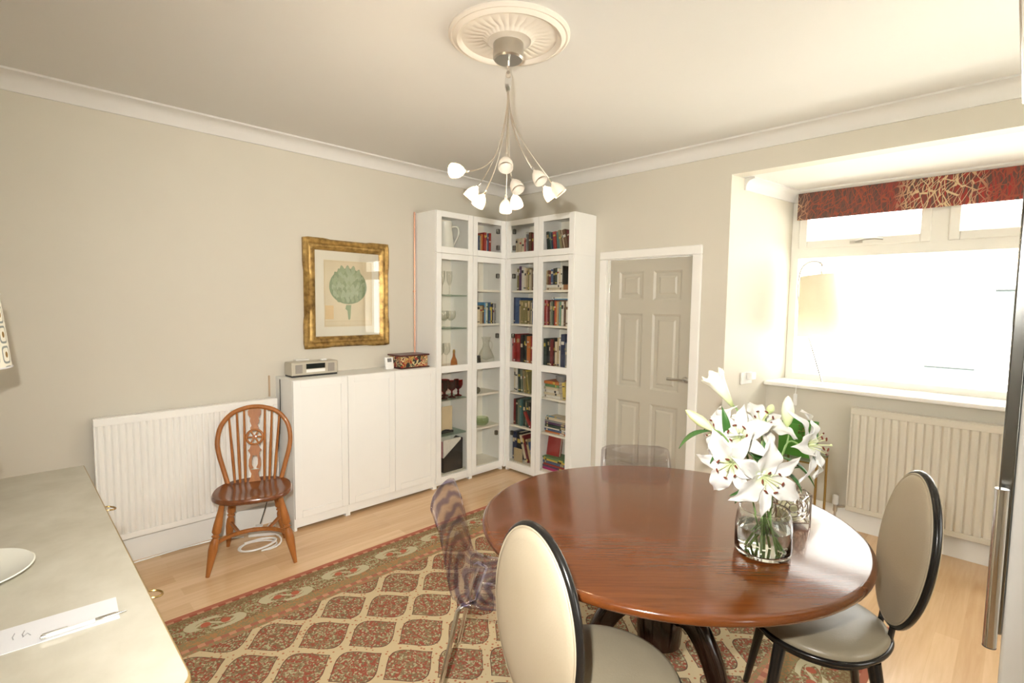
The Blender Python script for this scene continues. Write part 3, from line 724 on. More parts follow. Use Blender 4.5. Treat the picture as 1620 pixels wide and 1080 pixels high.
for i, (x, y) in enumerate(((.105, -.20), (.175, -.195))):
    lathe_thing('wine_glass', ['clear tall wine glass at the left edge, middle shelf', 'clear tall wine glass beside the amber bottle, middle shelf'][i], 'glass', wine, G, at('D', x+.015, y, 1.0405), 'tall wine glasses')
rg = [(.034, 0), (.034, .005), (.010, .014), (.007, .03), (.013, .036), (.007, .042), (.008, .058), (.030, .075), (.042, .105), (.041, .15), (.039, .15), (.039, .105), (.028, .078), (0.0, .066)]
for i, (x, y) in enumerate(((.135, -.205), (.237, -.19), (.335, -.16), (.235, -.09), (.145, -.10))):
    lathe_thing('red_goblet', ['ruby red goblet at the front left', 'ruby red goblet second from the left', 'ruby red goblet on the far right of its row', 'ruby red goblet at the back', 'ruby red goblet behind the front left one'][i] + ' on the glass shelf', 'goblet', rg, M['redglass'], at('D', x+.02, y, .7575), 'red goblets')
bt_ = thing('amber_bottle', 'small amber bottle with a dark stopper on the middle shelf', 'bottle', at('D', .272, -.20, 1.0405))
obj('bottle', MB().lathe([(.028, 0), (.032, .01), (.028, .05), (.012, .085), (.009, .115), (0, .115)], 18), M['amber'], bt_)
obj('stopper', MB().lathe([(.010, .115), (.012, .12), (.010, .145), (0, .15)], 14), M['brass'], bt_)
jg = thing('water_jug', 'tall white enamel jug in the top cabinet', 'jug', at('D', .195, -.165, 2.039), R(165))
obj('body', MB().lathe([(.085, 0), (.088, .01), (.078, .10), (.062, .20), (.060, .225), (.066, .262), (.062, .262), (.056, .225), (.058, .20), (.074, .10), (0, .012)], 28), M['jug'], jg)
obj('handle', MB().tube(bez((.0, -.060, .225), (0, -.15, .27), (0, -.15, .17), (0, -.079, .07), 14), .009, 10), M['jug'], jg)
dc = thing('glass_decanter', 'clear bulbous glass decanter on the middle shelf', 'decanter', at('C', .275, -.18, 1.0405))
obj('body', MB().lathe([(.06, 0), (.078, .02), (.080, .05), (.060, .10), (.036, .145), (.030, .18), (.036, .215), (.046, .245), (.044, .245), (.033, .215), (.027, .18), (.033, .145), (.056, .10), (.075, .05), (0, .02)], 26), G, dc)
obj('handle', MB().tube(bez((.03, 0, .21), (.10, 0, .22), (.10, 0, .15), (.055, 0, .11), 10), .005, 8), G, dc)
jr = thing('small_jar', 'small dark-lidded glass jar beside the decanter', 'jar', at('C', .155, -.20, 1.0405))
obj('jar', MB().lathe([(.026, 0), (.028, .01), (.026, .05), (.02, .06), (0, .06)], 18), M['smoke'], jr)
obj('lid', MB().lathe([(.024, .06), (.024, .075), (0, .078)], 18), M['blackplastic'], jr)
lathe_thing('stone_pot', 'small round dark olive pot on the fourth shelf left of the corner', 'pot', [(.02, 0), (.034, .02), (.034, .04), (.024, .055), (.020, .05), (0, .03)], paint('olive_stone', (.15, .14, .10), .5), at('C', .125, -.22, .7665))
lathe_thing('glass_bowl', 'pale green glass bowl on the fifth shelf left of the corner', 'bowl', [(.05, 0), (.066, .02), (.07, .05), (.062, .068), (.055, .07), (.064, .048), (.06, .02), (0, .008)], M['greenglass'], at('C', .235, -.17, .4485), None, 24)
pf = thing('small_picture', 'small cream picture leaning on the lowest glass shelf', 'picture', at('D', .200, -.17, .4425), PI/2)
p = MB().box(-.075, .075, -.004, .008, .016, .235); obj('canvas', p, paint('cream_parchment', (.62, .50, .32), .8, .1, 20), pf)
obj('stand', MB().box(-.07, .07, -.03, .03, 0, .016).tube([(-.05, -.02, .02), (-.02, -.03, .03), (.03, -.02, .02)], .007), M['blackplastic'], pf)
mf = thing('magazine_file', 'black slant-cut magazine file in the bottom of the left bookcase', 'file', at('D', .125, -.245, .1035), PI/2)
m_ = MB(); 
sl = [(0, 0), (.215, 0), (.215, .285), (.0, .13)]
for y in (0, .098): m_.prism(sl, y, y+.003, 0, Matrix(((1, 0, 0, 0), (0, 0, 1, 0), (0, 1, 0, 0), (0, 0, 0, 1))))
m_.box(0, .215, .003, .098, 0, .003); m_.box(.212, .215, .003, .098, .003, .285); m_.box(0, .003, .003, .098, .003, .13)
obj('file_box', m_, M['blackplastic'], mf)
for i, (c, h) in enumerate((('white', .285), ('pink', .27), ('white', .275), ('purple', .26))):
    o = obj('magazine', MB().box(0, .195, 0, .012, 0, h), M['bk_'+c], smooth=False); o.matrix_world = LOC['D'] @ Matrix.Translation((.130, -.238+.019*i, .1075))
    setp(o, ['white magazine nearest the front of the black file', 'pink magazine behind the white one in the black file', 'white magazine at the middle back of the black file', 'purple magazine at the back of the black file'][i], 'magazine', 'magazines in the black file')

# ------------------------------------------------------------------ on the low cabinets and the left wall
rd = thing('radio', 'champagne tabletop radio with two grey grilles and a black display', 'radio', (.165, -2.265, 1.0605), PI/2)
b = MB(); b.rings([[(x, y, z) for y, z in ((0, .012), (0, .098), (.006, .105), (.12, .105), (.13, .09), (.13, .012))] for x in (0, .345)])
obj('body', b, M['champagne'], rd, bevel=.006)
obj('base', MB().box(.004, .341, .004, .125, 0, .012), M['blackplastic'], rd)
for x in (.028, .268): obj('speaker_grille', MB().box(x, x+.05, -.002, .004, .027, .088), M['grille'], rd, bevel=.002)
obj('display', MB().box(.105, .245, -.0025, .004, .056, .092), M['screen'], rd)
obj('disc_slot', MB().box(.105, .245, -.0015, .004, .03, .05), M['plastic'], rd)
o = setp(obj('remote_control', MB().box(0, .10, 0, .05, 0, .008), M['plastic'], bevel=.003, loc=(.06, -2.19, 1.166)), 'white slim remote lying on top of the radio', 'remote'); o.rotation_euler = (0, 0, PI/2)
o = setp(obj('small_charger', MB().box(0, .04, 0, .03, 0, .012), M['plastic'], bevel=.003, loc=(.13, -2.03, 1.166)), 'small white block lying on the right of the radio top', 'charger'); o.rotation_euler = (0, 0, PI/2)
cl = thing('desk_thermostat', 'small white display unit with a grey screen, standing by the painted box', 'thermostat', (.175, -1.515, 1.0605), PI/2)
m4 = Matrix.Rotation(R(-10), 4, 'X')
obj('case', MB().box(0, .075, 0, .018, .003, .098, 0, m4), M['plastic'], cl, bevel=.004)
obj('screen', MB().box(.02, .058, -.001, .003, .058, .088, 0, m4), M['lcd'], cl)
obj('foot', MB().box(.005, .07, .0, .05, 0, .005), M['plastic'], cl)
bx = thing('painted_box', 'red wooden box painted with black and gold swirls, dark lid', 'box', (.245, -1.425, 1.0605), PI/2)
t = Mt('swirl_lacquer', .35); x, y, z = t.xyz()
s1 = (t.noise(17, 1, t.vec(x, y, z), .4, 2.2)*22.0).sin()
t.col(t.mix(s1.gt(.15), t.mix(t.noise(25, 1).gt(.52), (.30, .022, .012), (.02, .02, .015)), t.mix(t.noise(12, 1).gt(.5), (.52, .37, .10), (.62, .52, .26))))
t.nt.nodes.update(); M['swirlbox'] = t.m
obj('body', MB().box(.012, .273, .008, .185, .010, .100), M['swirlbox'], bx, bevel=.002)
obj('lid', MB().box(.0, .285, -.004, .197, .100, .112), paint('dark_red_lacquer', (.09, .012, .008), .3, .2), bx, bevel=.003)
obj('plinth', MB().box(.0, .285, -.004, .197, 0, .010), paint('dark_red_lacquer', (.07, .012, .008), .3, .2), bx, bevel=.003)
# copper pipe beside the bookcase
o = obj('copper_pipe', MB().tube([(0, 0, 1.06), (0, 0, 2.38)], .007, 10).lathe([(.011, 0), (.011, .01)], 10, (-.009, 0, 1.7), (1, 0, 0)), M['copper'], loc=(.012, -1.129, 0))
setp(o, 'thin copper pipe running up the wall beside the tall bookcase', 'pipe')
# framed artichoke print
pc = thing('framed_print', 'gilt framed print of a green artichoke on the left wall', 'picture', (.003, -1.75, 1.6615), PI/2)
def wavy(hw, hh, amp, n=24):
    out = []
    for sx, sy, ex, ey in ((-hw, -hh, hw, -hh), (hw, -hh, hw, hh), (hw, hh, -hw, hh), (-hw, hh, -hw, -hh)):
        nx, nz = (ey-sy), -(ex-sx); l = math.hypot(nx, nz); nx /= l; nz /= l
        for i in range(n):
            t_ = i/n; a = amp*(1 if (t_ < .26 or t_ > .74) else -.0)*1.0; k = min(abs(t_-.26), abs(t_-.74)); a = amp*max(0, min(1, .5+(abs(t_-.5)-.24)*16))
            out.append((sx+(ex-sx)*t_+nx*a, sy+(ey-sy)*t_+nz*a))
    return out
lv = [(.352, .410, .007, 0), (.352, .410, .007, -.022), (.338, .396, .004, -.034), (.318, .376, .002, -.026), (.308, .366, 0, -.034), (.290, .348, 0, -.030), (.276, .334, 0, -.014), (.268, .326, 0, -.012), (.268, .326, 0, 0)]
f = MB(); f.rings([[(x, y, z) for x, z in wavy(a, b2, c)] for a, b2, c, y in lv], True, False); f.face([f.b.verts.new((x, 0, z)) for x, z in wavy(.352, .410, .007)])
obj('frame', f, M['gilt'], pc, ang=50)
obj('mount', MB().box(-.270, .270, -.010, -.006, -.328, .328), M['mount'], pc, smooth=False)
art = obj('print', MB().box(-.200, .205, -.0115, -.010, -.255, .258), M['artpaper'], pc, smooth=False)
m_ = MB(); 
for q in ((-.194, .199, .248, .2495), (-.194, .199, -.2455, -.244), (-.194, -.1925, -.244, .248), (.1975, .199, -.244, .248)): m_.box(q[0], q[1], -.0120, -.0115, q[2], q[3])
m_.box(-.194, .199, -.0120, -.0115, -.213, -.2115)
obj('ruled_border', m_, M['artline'], art, smooth=False)
obj('colour_wash', MB().box(-.192, -.125, -.0119, -.0115, -.195, -.09), M['artspot'], art, smooth=False)
ak = MB(); rnd = random.Random(3)
ak.prism([(.158*math.cos(2*PI*i/40), .145*math.sin(2*PI*i/40)*(1 if math.sin(2*PI*i/40) > 0 else .92)+.055) for i in range(40)], .0116, .0122, 0, Matrix(((1, 0, 0, 0), (0, 0, -1, 0), (0, 1, 0, 0), (0, 0, 0, 1))))
yo = .0124
for r_ in range(10, -1, -1):
    zc = -.050+r_*.0235; half = math.sqrt(max(.0001, 1-((zc-.055)/.150)**2))*.150; n = max(2, int(half/.019))
    for i in range(n):
        k_ = (i+.5+.25*(r_ % 2-.5))/n; xx = -half*.93+2*half*.93*k_; s_ = .0245*(1-.25*abs(xx)/.16)*(.75 if r_ < 2 else 1)
        fan = xx/.16*.55
        pts = []
        for a in [2*PI*k/14 for k in range(14)]:
            px_, pz_ = s_*math.cos(a)*.8*(1-.45*max(0, math.sin(a))), s_*1.3*math.sin(a)
            pts.append((xx+px_*math.cos(fan)+pz_*math.sin(fan), zc+.006-px_*math.sin(fan)+pz_*math.cos(fan)))
        mi = rnd.choice([0, 1, 1, 2, 2]); yo += .000005
        MX = Matrix(((1, 0, 0, 0), (0, 0, -1, 0), (0, 1, 0, 0), (0, 0, 0, 1)))
        ak.prism([(xx+(p_[0]-xx)*1.10, zc+(p_[1]-zc)*1.07) for p_ in pts], yo, yo+.00025, 3, MX)
        ak.prism(pts, yo+.0001, yo+.00035, mi, MX)
ak.prism([(-.020, -.085), (.022, -.085), (.014, -.19), (.006, -.203), (-.004, -.198), (-.010, -.13), (-.028, -.115)], .0118, .0124, 1, Matrix(((1, 0, 0, 0), (0, 0, -1, 0), (0, 1, 0, 0), (0, 0, 0, 1))))
obj('artichoke', ak, [M['arti%d' % i] for i in range(4)], art, smooth=False)
obj('glass_pane', MB().box(-.272, .272, -.0175, -.0155, -.330, .330), M['picpane'], pc, smooth=False)

# ------------------------------------------------------------------ power block and cables under the wooden chair
pb = thing('extension_block', 'white extension block lying under the wooden chair', 'extension lead', (.20, -2.47, 0), R(60))
obj('block', MB().box(-.11, .11, -.028, .028, 0, .035), M['plastic'], pb, bevel=.006)
for i in range(2): obj('plug', MB().box(-.07+i*.08, -.025+i*.08, -.022, .022, .035, .07), M['plastic'], pb, bevel=.005)
pts = []
for i in range(60):
    a = i/60*2*PI*2.6; pts.append((.36+.07*math.cos(a)*(1+.25*math.sin(a*.7)), -2.58+.11*math.sin(a+.3*math.sin(a*.5)), .006+.011*(i/24)))
setp(obj('power_cable', MB().tube(bez((.25, -2.45, .02), (.34, -2.40, .02), (.5, -2.45, .01), pts[0], 8)[:-1]+pts, .0055, 8), M['plastic']), 'white power cable coiled on the floor under the wooden chair', 'cable')
setp(obj('hanging_cable', MB().tube(bez((.17, -2.50, .075), (.17, -2.42, .3), (.10, -2.325, .5), (.10, -2.322, .9), 10)+[(.10, -2.322, 1.05)], .003, 6), M['blackplastic']), 'thin dark cable hanging down the side of the narrow low cabinet', 'cable')
setp(obj('cable_conduit', MB().box(.0015, .010, -2.366, -2.356, .92, 1.07), paint('beige_conduit', (.50, .36, .23), .6)), 'narrow beige conduit on the wall left of the low cabinets', 'conduit')
setp(obj('floor_cable', MB().tube([(.05, -3.5, .006), (.06, -3.2, .006), (.045, -2.95, .006), (.06, -2.75, .006), (.15, -2.6, .008)], .005, 8), M['plastic']), 'white cable lying along the foot of the left skirting board', 'cable')

# ------------------------------------------------------------------ rug
HWX, HHY = 1.268, 1.58
rug = obj('rug', MB().box(-HWX, HWX, -HHY, HHY, 0, .009), rug_mat(HWX, HHY), smooth=False, loc=(2.143, -2.20, .0005))
setp(rug, 'large red, cream and olive patterned rug under the round table', 'rug')
RZ = .0096

# ------------------------------------------------------------------ wheel-back wooden chair
wc = thing('wooden_chair', 'honey-brown spindle-back wooden chair with a carved wheel splat by the radiator', 'chair', (.455, -2.63, 0), R(-22))
def seat_outline(k=1.0, n=48):
    o_ = []
    for i in range(n):
        a = 2*PI*i/n; c, s = math.cos(a), math.sin(a)
        ex = 2.6 if c > 0 else 2.3
        r_ = (abs(c)**ex+abs(s)**ex)**(-1/ex); x, y = .215*r_*c, (.235-.025*(1-c)/2)*r_*s
        o_.append((x*k, y*k))
    return o_
m = MB(); rows = []
for k, z in ((.93, .405), (1.0, .418), (1.0, .430), (.97, .440)): rows.append([(x, y, z) for x, y in seat_outline(k)])
for k, z in ((.85, .434), (.6, .428), (.3, .430), (.02, .432)): rows.append([(x, y, z) for x, y in seat_outline(k)])
m.rings(rows); obj('seat', m, M['elmseat'], wc, ang=60)
def turned(p0, p1, prof):
    p0, p1 = Vector(p0), Vector(p1); L = (p1-p0).length
    return MB().lathe([(r, t*L) for r, t in prof], 14, p0, (p1-p0).normalized())
lp = [(.011, 0), (.015, .10), (.026, .36), (.023, .47), (.014, .52), (.023, .54), (.014, .565), (.025, .60), (.024, .70), (.016, .9), (.015, 1)]
feet = {}
for fx, fy, tx, ty in ((.185, -.235, .13, -.155), (.185, .235, .13, .155), (-.20, -.17, -.125, -.12), (-.20, .17, -.125, .12)):
    obj('leg', turned((fx, fy, 0), (tx, ty, .412), lp), M['elm'], wc); feet[(fx > 0, fy > 0)] = (Vector((fx, fy, 0)), Vector((tx, ty, .412)))
def onleg(k, t_): return feet[k][0].lerp(feet[k][1], t_)
a_, b_ = onleg((True, False), .42), onleg((True, True), .42)
hoop = bez(a_, a_+Vector((-.20, .07, .0)), b_+Vector((-.20, -.07, .0)), b_, 18)
obj('stretcher', MB().tube(hoop, .013, 10), M['elm'], wc)
for s_ in (False, True):
    q = onleg((False, s_), .42); obj('spur', MB().tube([q, min(hoop, key=lambda p: (p-q).length)], .011, 8), M['elm'], wc)
def bk(y, z):  # point on the leaning back plane
    return Vector((-.15-(z-.43)*.24, y, z))
bow = [bk(-.155, .425), bk(-.18, .52), bk(-.207, .62), bk(-.215, .70), bk(-.195, .79), bk(-.135, .862), bk(-.06, .893), bk(0, .90)]
bow = bow+[Vector((p.x, -p.y, p.z)) for p in reversed(bow[:-1])]
def smoothpath(p, k=4):
    o_ = []
    for i in range(len(p)-1):
        a, b, c, d = p[max(i-1, 0)], p[i], p[i+1], p[min(i+2, len(p)-1)]
        for j in range(k):
            t_ = j/k; o_.append(.5*((2*b)+(c-a)*t_+(2*a-5*b+4*c-d)*t_*t_+(3*b-a-3*c+d)*t_**3))
    return o_+[p[-1]]
obj('back_bow', MB().tube(smoothpath(bow), .0145, 12), M['elm'], wc)
for yb, yt, zt in ((-.115, -.15, .845), (-.085, -.105, .873), (-.055, -.062, .888), (.055, .062, .888), (.085, .105, .873), (.115, .15, .845)):
    p0, p1 = bk(yb, .43), bk(yt, zt); obj('spindle', MB().tube([p0, p0.lerp(p1, .35), p1], [.007, .009, .006], 8), M['elm'], wc)
mp = Matrix.Translation(bk(0, .43)) @ Matrix(((-.2334, 0, .97, 0), (0, 1, 0, 0), (.97, 0, .2334, 0), (0, 0, 0, 1))) @ Matrix(((0, 1, 0, 0), (1, 0, 0, 0), (0, 0, 1, 0), (0, 0, 0, 1)))
m = MB(); s_ = 1.03
def fid(pts): return pts+[(-x, y) for x, y in reversed(pts)]
m.prism(fid([(.035, 0), (.024, .03), (.020, .05), (.030, .075)]), -.004, .004, 0, mp)
for sx in (-1, 1): m.prism([(sx*.030, .075), (sx*.036, .10), (sx*.034, .14), (sx*.026, .17), (sx*.012, .165), (sx*.018, .14), (sx*.018, .11), (sx*.008, .085)], -.004, .004, 0, mp)
m.prism(fid([(.012, .165), (.026, .17), (.030, .185), (.040, .20), (.030, .212), (.022, .235)]), -.004, .004, 0, mp)
cw = .285
m.tube([mp @ Vector((.048*math.cos(2*PI*i/28), cw+.048*math.sin(2*PI*i/28), 0)) for i in range(28)], .0075, 8, closed=True)
m.lathe([(.0, -.006), (.014, -.005), (.014, .005), (0, .006)], 14, mp @ Vector((0, cw, 0)), (mp.to_3x3() @ Vector((0, 0, 1))))
for i in range(6):
    a = PI/3*i; m.tube([mp @ Vector((.01*math.cos(a), cw+.01*math.sin(a), 0)), mp @ Vector((.028*math.cos(a), cw+.028*math.sin(a), 0)), mp @ Vector((.045*math.cos(a), cw+.045*math.sin(a), 0))], [.004, .0065, .004], 8)
m.prism(fid([(.022, .332), (.026, .345), (.018, .36), (.028, .39), (.024, .41), (.038, .43), (.040, .455), (.030, .478)]), -.004, .004, 0, mp)
obj('splat', m, M['elm'], wc, ang=50)

# ------------------------------------------------------------------ oak table
tb = thing('round_table', 'round polished dark oak pedestal table on the rug', 'table', (2.81, -1.84, RZ), R(45))
m = MB(); seg = 96; a, b = .73, .675; zt = .75-RZ
prof = [(-.10, -.034), (-.012, -.034), (-.003, -.028), (0, -.018), (-.002, -.008), (-.010, -.0015), (-.020, 0)]
rows = [[((a+o_)*math.cos(2*PI*i/seg), (b+o_)*math.sin(2*PI*i/seg), zt+z) for i in range(seg)] for o_, z in prof]
m.rings(rows); obj('tabletop', m, M['table'], tb, ang=50)
obj('bearer', MB().box(-.45, .45, -.06, -.02, zt-.075, zt-.034).box(-.45, .45, .02, .06, zt-.075, zt-.034), M['darkwood'], tb, bevel=.004)
obj('pedestal', MB().lathe([(.05, .20), (.085, .22), (.092, .30), (.088, .40), (.075, .425), (.082, .435), (.082, .45), (.066, .46), (.062, .48), (.085, .53), (.088, .56), (.066, .60), (.052, .64), (.085, .665), (.10, zt-.075)], 32), M['darkwood'], tb)
for k in range(3):
    ang = R(-12-45+120*k); path = [(.06, .375), (.11, .40), (.17, .385), (.23, .32), (.275, .225), (.31, .12), (.335, .045), (.365, .022)]
    hw_ = [.030, .030, .030, .029, .027, .025, .024, .022]; hh_ = [.065, .055, .050, .046, .040, .034, .026, .018]
    m = MB(); rows = []
    for i, (r_, z) in enumerate(path):
        p0 = path[max(i-1, 0)]; p1 = path[min(i+1, len(path)-1)]; d = Vector((p1[0]-p0[0], 0, p1[1]-p0[1])).normalized(); n_ = Vector((-d.z, 0, d.x))
        ring = []
        for j in range(12):
            t_ = 2*PI*j/12; c, s_ = math.cos(t_), math.sin(t_); e_ = .5
            ring.append(Vector((r_, 0, z))+n_*hh_[i]*math.copysign(abs(c)**e_, c)+Vector((0, 1, 0))*hw_[i]*math.copysign(abs(s_)**e_, s_))
        rows.append([Matrix.Rotation(ang, 3, 'Z') @ p for p in rows and ring or ring])
    for row_ in rows:
        for p in row_:
            if p.z < .001: p.z = .001
    m.rings(rows); obj('leg', m, M['darkwood'], tb, sub=1)

# ------------------------------------------------------------------ oval-back leather chairs
def oval_chair(label, x, y, yaw, zc, tilt, fb, a=.20, b=.255):
    c = thing('oval_back_chair', label, 'chair', (x, y, RZ), yaw, 'oval-backed leather dining chairs')
    zc -= RZ; zs = .455
    # seat cushion and its black rim
    def so(k):
        o_ = []
        for i in range(56):
            t_ = 2*PI*i/56; cc, ss = math.cos(t_), math.sin(t_)
            w_ = .235 if cc > 0 else .235-.045*(cc*cc); o_.append((.225*k*cc, w_*k*ss))
        return o_
    m = MB(); rows = []
    for k, z in ((.96, zs-.03), (1.0, zs-.018), (.995, zs-.004), (.97, zs+.006), (.9, zs+.014), (.7, zs+.021), (.4, zs+.025), (.02, zs+.026)): rows.append([(p, q, z) for p, q in so(k)])
    m.rings(rows); obj('seat', m, M['seatleather'], c, ang=70)
    m = MB(); m.tube([(p, q, zs-.022) for p, q in so(1.0)], .010, 10, closed=True); obj('seat_rim', m, M['black'], c)
    m = MB(); m.rings([[(p, q, z) for p, q in so(.95)] for z in (zs-.05, zs-.03)]); obj('seat_base', m, M['black'], c)
    # oval back: normal +x, leaning to -x
    T = Matrix.Translation((-fb, 0, zc)) @ Matrix.Rotation(-tilt, 4, 'Y')
    def el(k, xx, n=64): return [T @ Vector((xx, a*k*math.cos(2*PI*i/n), b*k*math.sin(2*PI*i/n))) for i in range(n)]
    def pad(sg):
        rows = [el(k, sg*xx) for k, xx in ((.965, .0), (.965, .012), (.94, .018), (.85, .024), (.6, .030), (.3, .033), (.02, .034))]
        return MB().rings(rows)
    bo = obj('backrest', pad(1), M['leather'], c, ang=70); setp(obj('backrest', pad(-1), M['leather'], c, ang=70), 'rear face of the padded back')
    obj('back_rim', MB().tube(el(.985, 0), [.0125]*64, 10, closed=True), M['black'], c)
    for sg in (-1, 1): obj('piping', MB().tube(el(.972, sg*.0125), .0035, 6, closed=True), M['leather'], bo)
    m = MB()
    for s_ in (-.05, .05):
        p_ = T @ Vector((0, s_, -b*.96)); m.tube([(-.12, s_, zs-.038), (-.20, s_, zs-.036), (p_.x+.01, s_, zs-.02), (p_.x, s_, p_.z+.02)], .010, 8)
    obj('back_bracket', m, M['black'], c)
    for sx, sy in ((1, 1), (1, -1), (-1, 1), (-1, -1)):
        p0 = Vector((sx*.14, sy*.145, zs-.045)); p1 = Vector((sx*.205, sy*.20, 0)); n = (p1-p0).normalized()
        obj('leg', MB().lathe([(.022, 0), (.021, .05), (.012, (p1-p0).length-.004), (.010, (p1-p0).length)], 14, p0, n), M['black'], c)
    return c
oval_chair('oval-backed cream leather chair in the foreground, back to the viewer', 2.938, -2.421, R(76), .715, -.01, .262, .205, .270)
oval_chair('oval-backed cream leather chair at the right end of the table', 3.319, -1.612, R(205.7), .765, .14, .258, .205, .272)

# ------------------------------------------------------------------ clear acrylic chairs
def acrylic_chair(label, x, y, yaw, mat, hi):
    c = thing('clear_chair', label, 'chair', (x, y, RZ), yaw, 'clear acrylic chairs')
    pr = [(.235, .425), (.215, .447), (.15, .455), (.06, .447), (-.04, .440), (-.11, .442), (-.155, .458), (-.182, .495), (-.200, .56), (-.218, .64), (-.238, .72), (-.258, hi-.06), (-.276, hi-.022), (-.290, hi)]
    pr = [Vector((p[0], 0, p[1])) for p in pr]; pr = smoothpath(pr, 3); n = len(pr); rows = []
    for i, p in enumerate(pr):
        t_ = i/(n-1); hw = .20 if t_ < .45 else .20-.022*((t_-.45)/.55)
        if t_ > .93: hw -= .05*((t_-.93)/.07)**2
        if t_ < .06: hw -= .03*((.06-t_)/.06)**2
        dish = .018*max(0, (t_-.5)/.5); row_ = []
        for j in range(-8, 9):
            s_ = j/8; row_.append(Vector((p.x+dish*abs(s_)**2.2, hw*s_, p.z-RZ+.010*abs(s_)**3*(1 if t_ < .5 else 0))))
        rows.append(row_)
    obj('shell', MB().grid(rows), mat, c, ang=80, solid=.007)
    for sx, sy in ((1, 1), (1, -1), (-1, 1), (-1, -1)):
        p = [Vector((sx*.10, sy*.13, .425)), Vector((sx*.135-.01, sy*.165, .425)), Vector((sx*.150-.01, sy*.178, .412)), Vector((sx*.215-.03, sy*.215, .0))]
        obj('leg', MB().tube(p, .0095, 12), M['chrome'], c)
    obj('cross_bar', MB().tube([(.10, -.13, .425), (.10, .13, .425)], .008, 8).tube([(-.10, -.13, .425), (-.10, .13, .425)], .008, 8).tube([(-.1, 0, .425), (.1, 0, .425)], .008, 8), M['chrome'], c)
    return c
acrylic_chair('clear violet swirled acrylic chair at the left side of the table', 2.340, -2.268, R(38), M['swirl'], .828)
acrylic_chair('clear colourless acrylic chair on the far side of the table, toward the door', 2.515, -1.490, R(-49), M['acrylic'], .838)

# ------------------------------------------------------------------ vase, lilies, wire holder on the table
VX, VY, VZ = 3.200, -1.862, .7505
vs = thing('glass_vase', 'clear glass vase half full of water holding white lilies', 'vase', (VX, VY, VZ))
obj('glass', MB().lathe([(.02, .002), (.080, 0), (.089, .006), (.091, .03), (.090, .10), (.086, .135), (.079, .152), (.080, .158), (.076, .156), (.082, .134), (.0865, .10), (.0875, .03), (.080, .014), (.0, .014)], 40), M['vaseglass'], vs)
obj('water', MB().lathe([(.0, .0145), (.079, .0155), (.0865, .03), (.086, .095), (.0, .096)], 36), M['water'], vs)
def petal_mesh(L, W, back, ruffle, seed):
    rnd = random.Random(seed); rows = []; n = 12; ph = rnd.random()*6
    for i in range(n+1):
        t_ = i/n; r_ = L*(.03+.97*t_); z = L*(.10+.62*t_-.62*back*t_*t_-.18*back*t_**4); w_ = W*(math.sin(PI*min(1, (.06+.94*t_))**.85))**.9
        if t_ > .97: w_ = W*.06
        row_ = []
        for j in range(-4, 5):
            s_ = j/4; row_.append(Vector((r_*(1-.10*abs(s_)*t_)-.0, w_*s_, z+W*.45*s_*s_*(1-1.1*t_)-W*.14*(1-abs(s_))**2*(0 if abs(s_) > .4 else 1)+ruffle*math.sin(t_*13+ph+s_*2.5)*abs(s_)**2*.010)))
        rows.append(row_)
    return rows
PM = {}
def lily(name, label, base, axis, size, spin, openk, stemto, leaves=(), group='white lilies in the vase'):
    """base: throat of the flower; axis: where it faces"""
    root = thing(name, label, 'flower', stemto, 0, group)
    st = Vector(stemto); bp = Vector(base)-st; ax = Vector(axis).normalized()
    q = Vector((0, 0, 1)).rotation_difference(ax); T = Matrix.Translation(bp) @ q.to_matrix().to_4x4() @ Matrix.Rotation(spin, 4, 'Z')
    neck = Vector((VX, VY, VZ+.175))+Vector((random.uniform(-.03, .03), random.uniform(-.03, .03), 0))-st
    obj('stem', MB().tube(smoothpath([Vector((0, 0, 0)), neck, bp-ax*.05, bp-ax*.004], 5), .0029, 8), M['stem'], root)
    for k in range(6):
        inner = k % 2 == 0; L = size*(1.0 if inner else .98); W = size*(.265 if inner else .175)
        rows = petal_mesh(L, W, openk*(1.0 if inner else 1.08), 1.0 if inner else .5, hash((k, round(size*1000), round(spin*100))) % 9999)
        m = MB().grid(rows)
        o_ = obj('petal', m, M['petal'], root, ang=80, solid=.0012, sub=1)
        o_.matrix_local = T @ Matrix.Rotation(PI/3*k, 4, 'Z') @ Matrix.Translation((0, 0, .0 if inner else -.006))
    for k in range(6):
        a = PI/3*k+.4; L = size*.50
        path = [Vector((.004*math.cos(a), .004*math.sin(a), .01)), Vector((L*.22*math.cos(a), L*.22*math.sin(a), L*.6)), Vector((L*.48*math.cos(a), L*.48*math.sin(a), L*1.0))]
        m = MB().tube(smoothpath(path, 3), .0011, 6, 0)
        m.ball(path[-1], .0032, 1, 1, 2.4, 8, 1, Vector((-math.sin(a), math.cos(a), .3)))
        o_ = obj('stamen', m, [M['filament'], M['anther']], root); o_.matrix_local = T
    m = MB().tube([(0, 0, 0), (.003, 0, size*.35), (.006, 0, size*.60)], [.0016, .0014, .002], 6); m.ball((.006, 0, size*.61), .0042, seg=8)
    o_ = obj('pistil', m, M['filament'], root); o_.matrix_local = T
    for lf in leaves: leaf(root, *lf)
    return root
def leaf(root, p0, p1, W, droop=.02, side=None):
    st = root.location; p0, p1 = Vector(p0)-st, Vector(p1)-st; d = p1-p0; up = Vector((0, 0, 1))
    s_ = d.cross(up); s_ = s_.normalized() if s_.length > 1e-4 else Vector((1, 0, 0))
    if side: s_ = Vector(side).normalized()
    n_ = s_.cross(d).normalized(); rows = []
    for i in range(11):
        t_ = i/10; c = p0+d*t_+n_*(droop*4*t_*(1-t_)); w_ = W*math.sin(PI*(.04+.94*t_)**.8)
        rows.append([c+s_*w_*j/3+n_*(abs(j/3)**1.5*w_*.35) for j in range(-3, 4)])
    obj('leaf', MB().grid(rows), M['leaf'], root, ang=80, solid=.001)
def vb(dx, dy): return (VX+dx, VY+dy, VZ+.018)
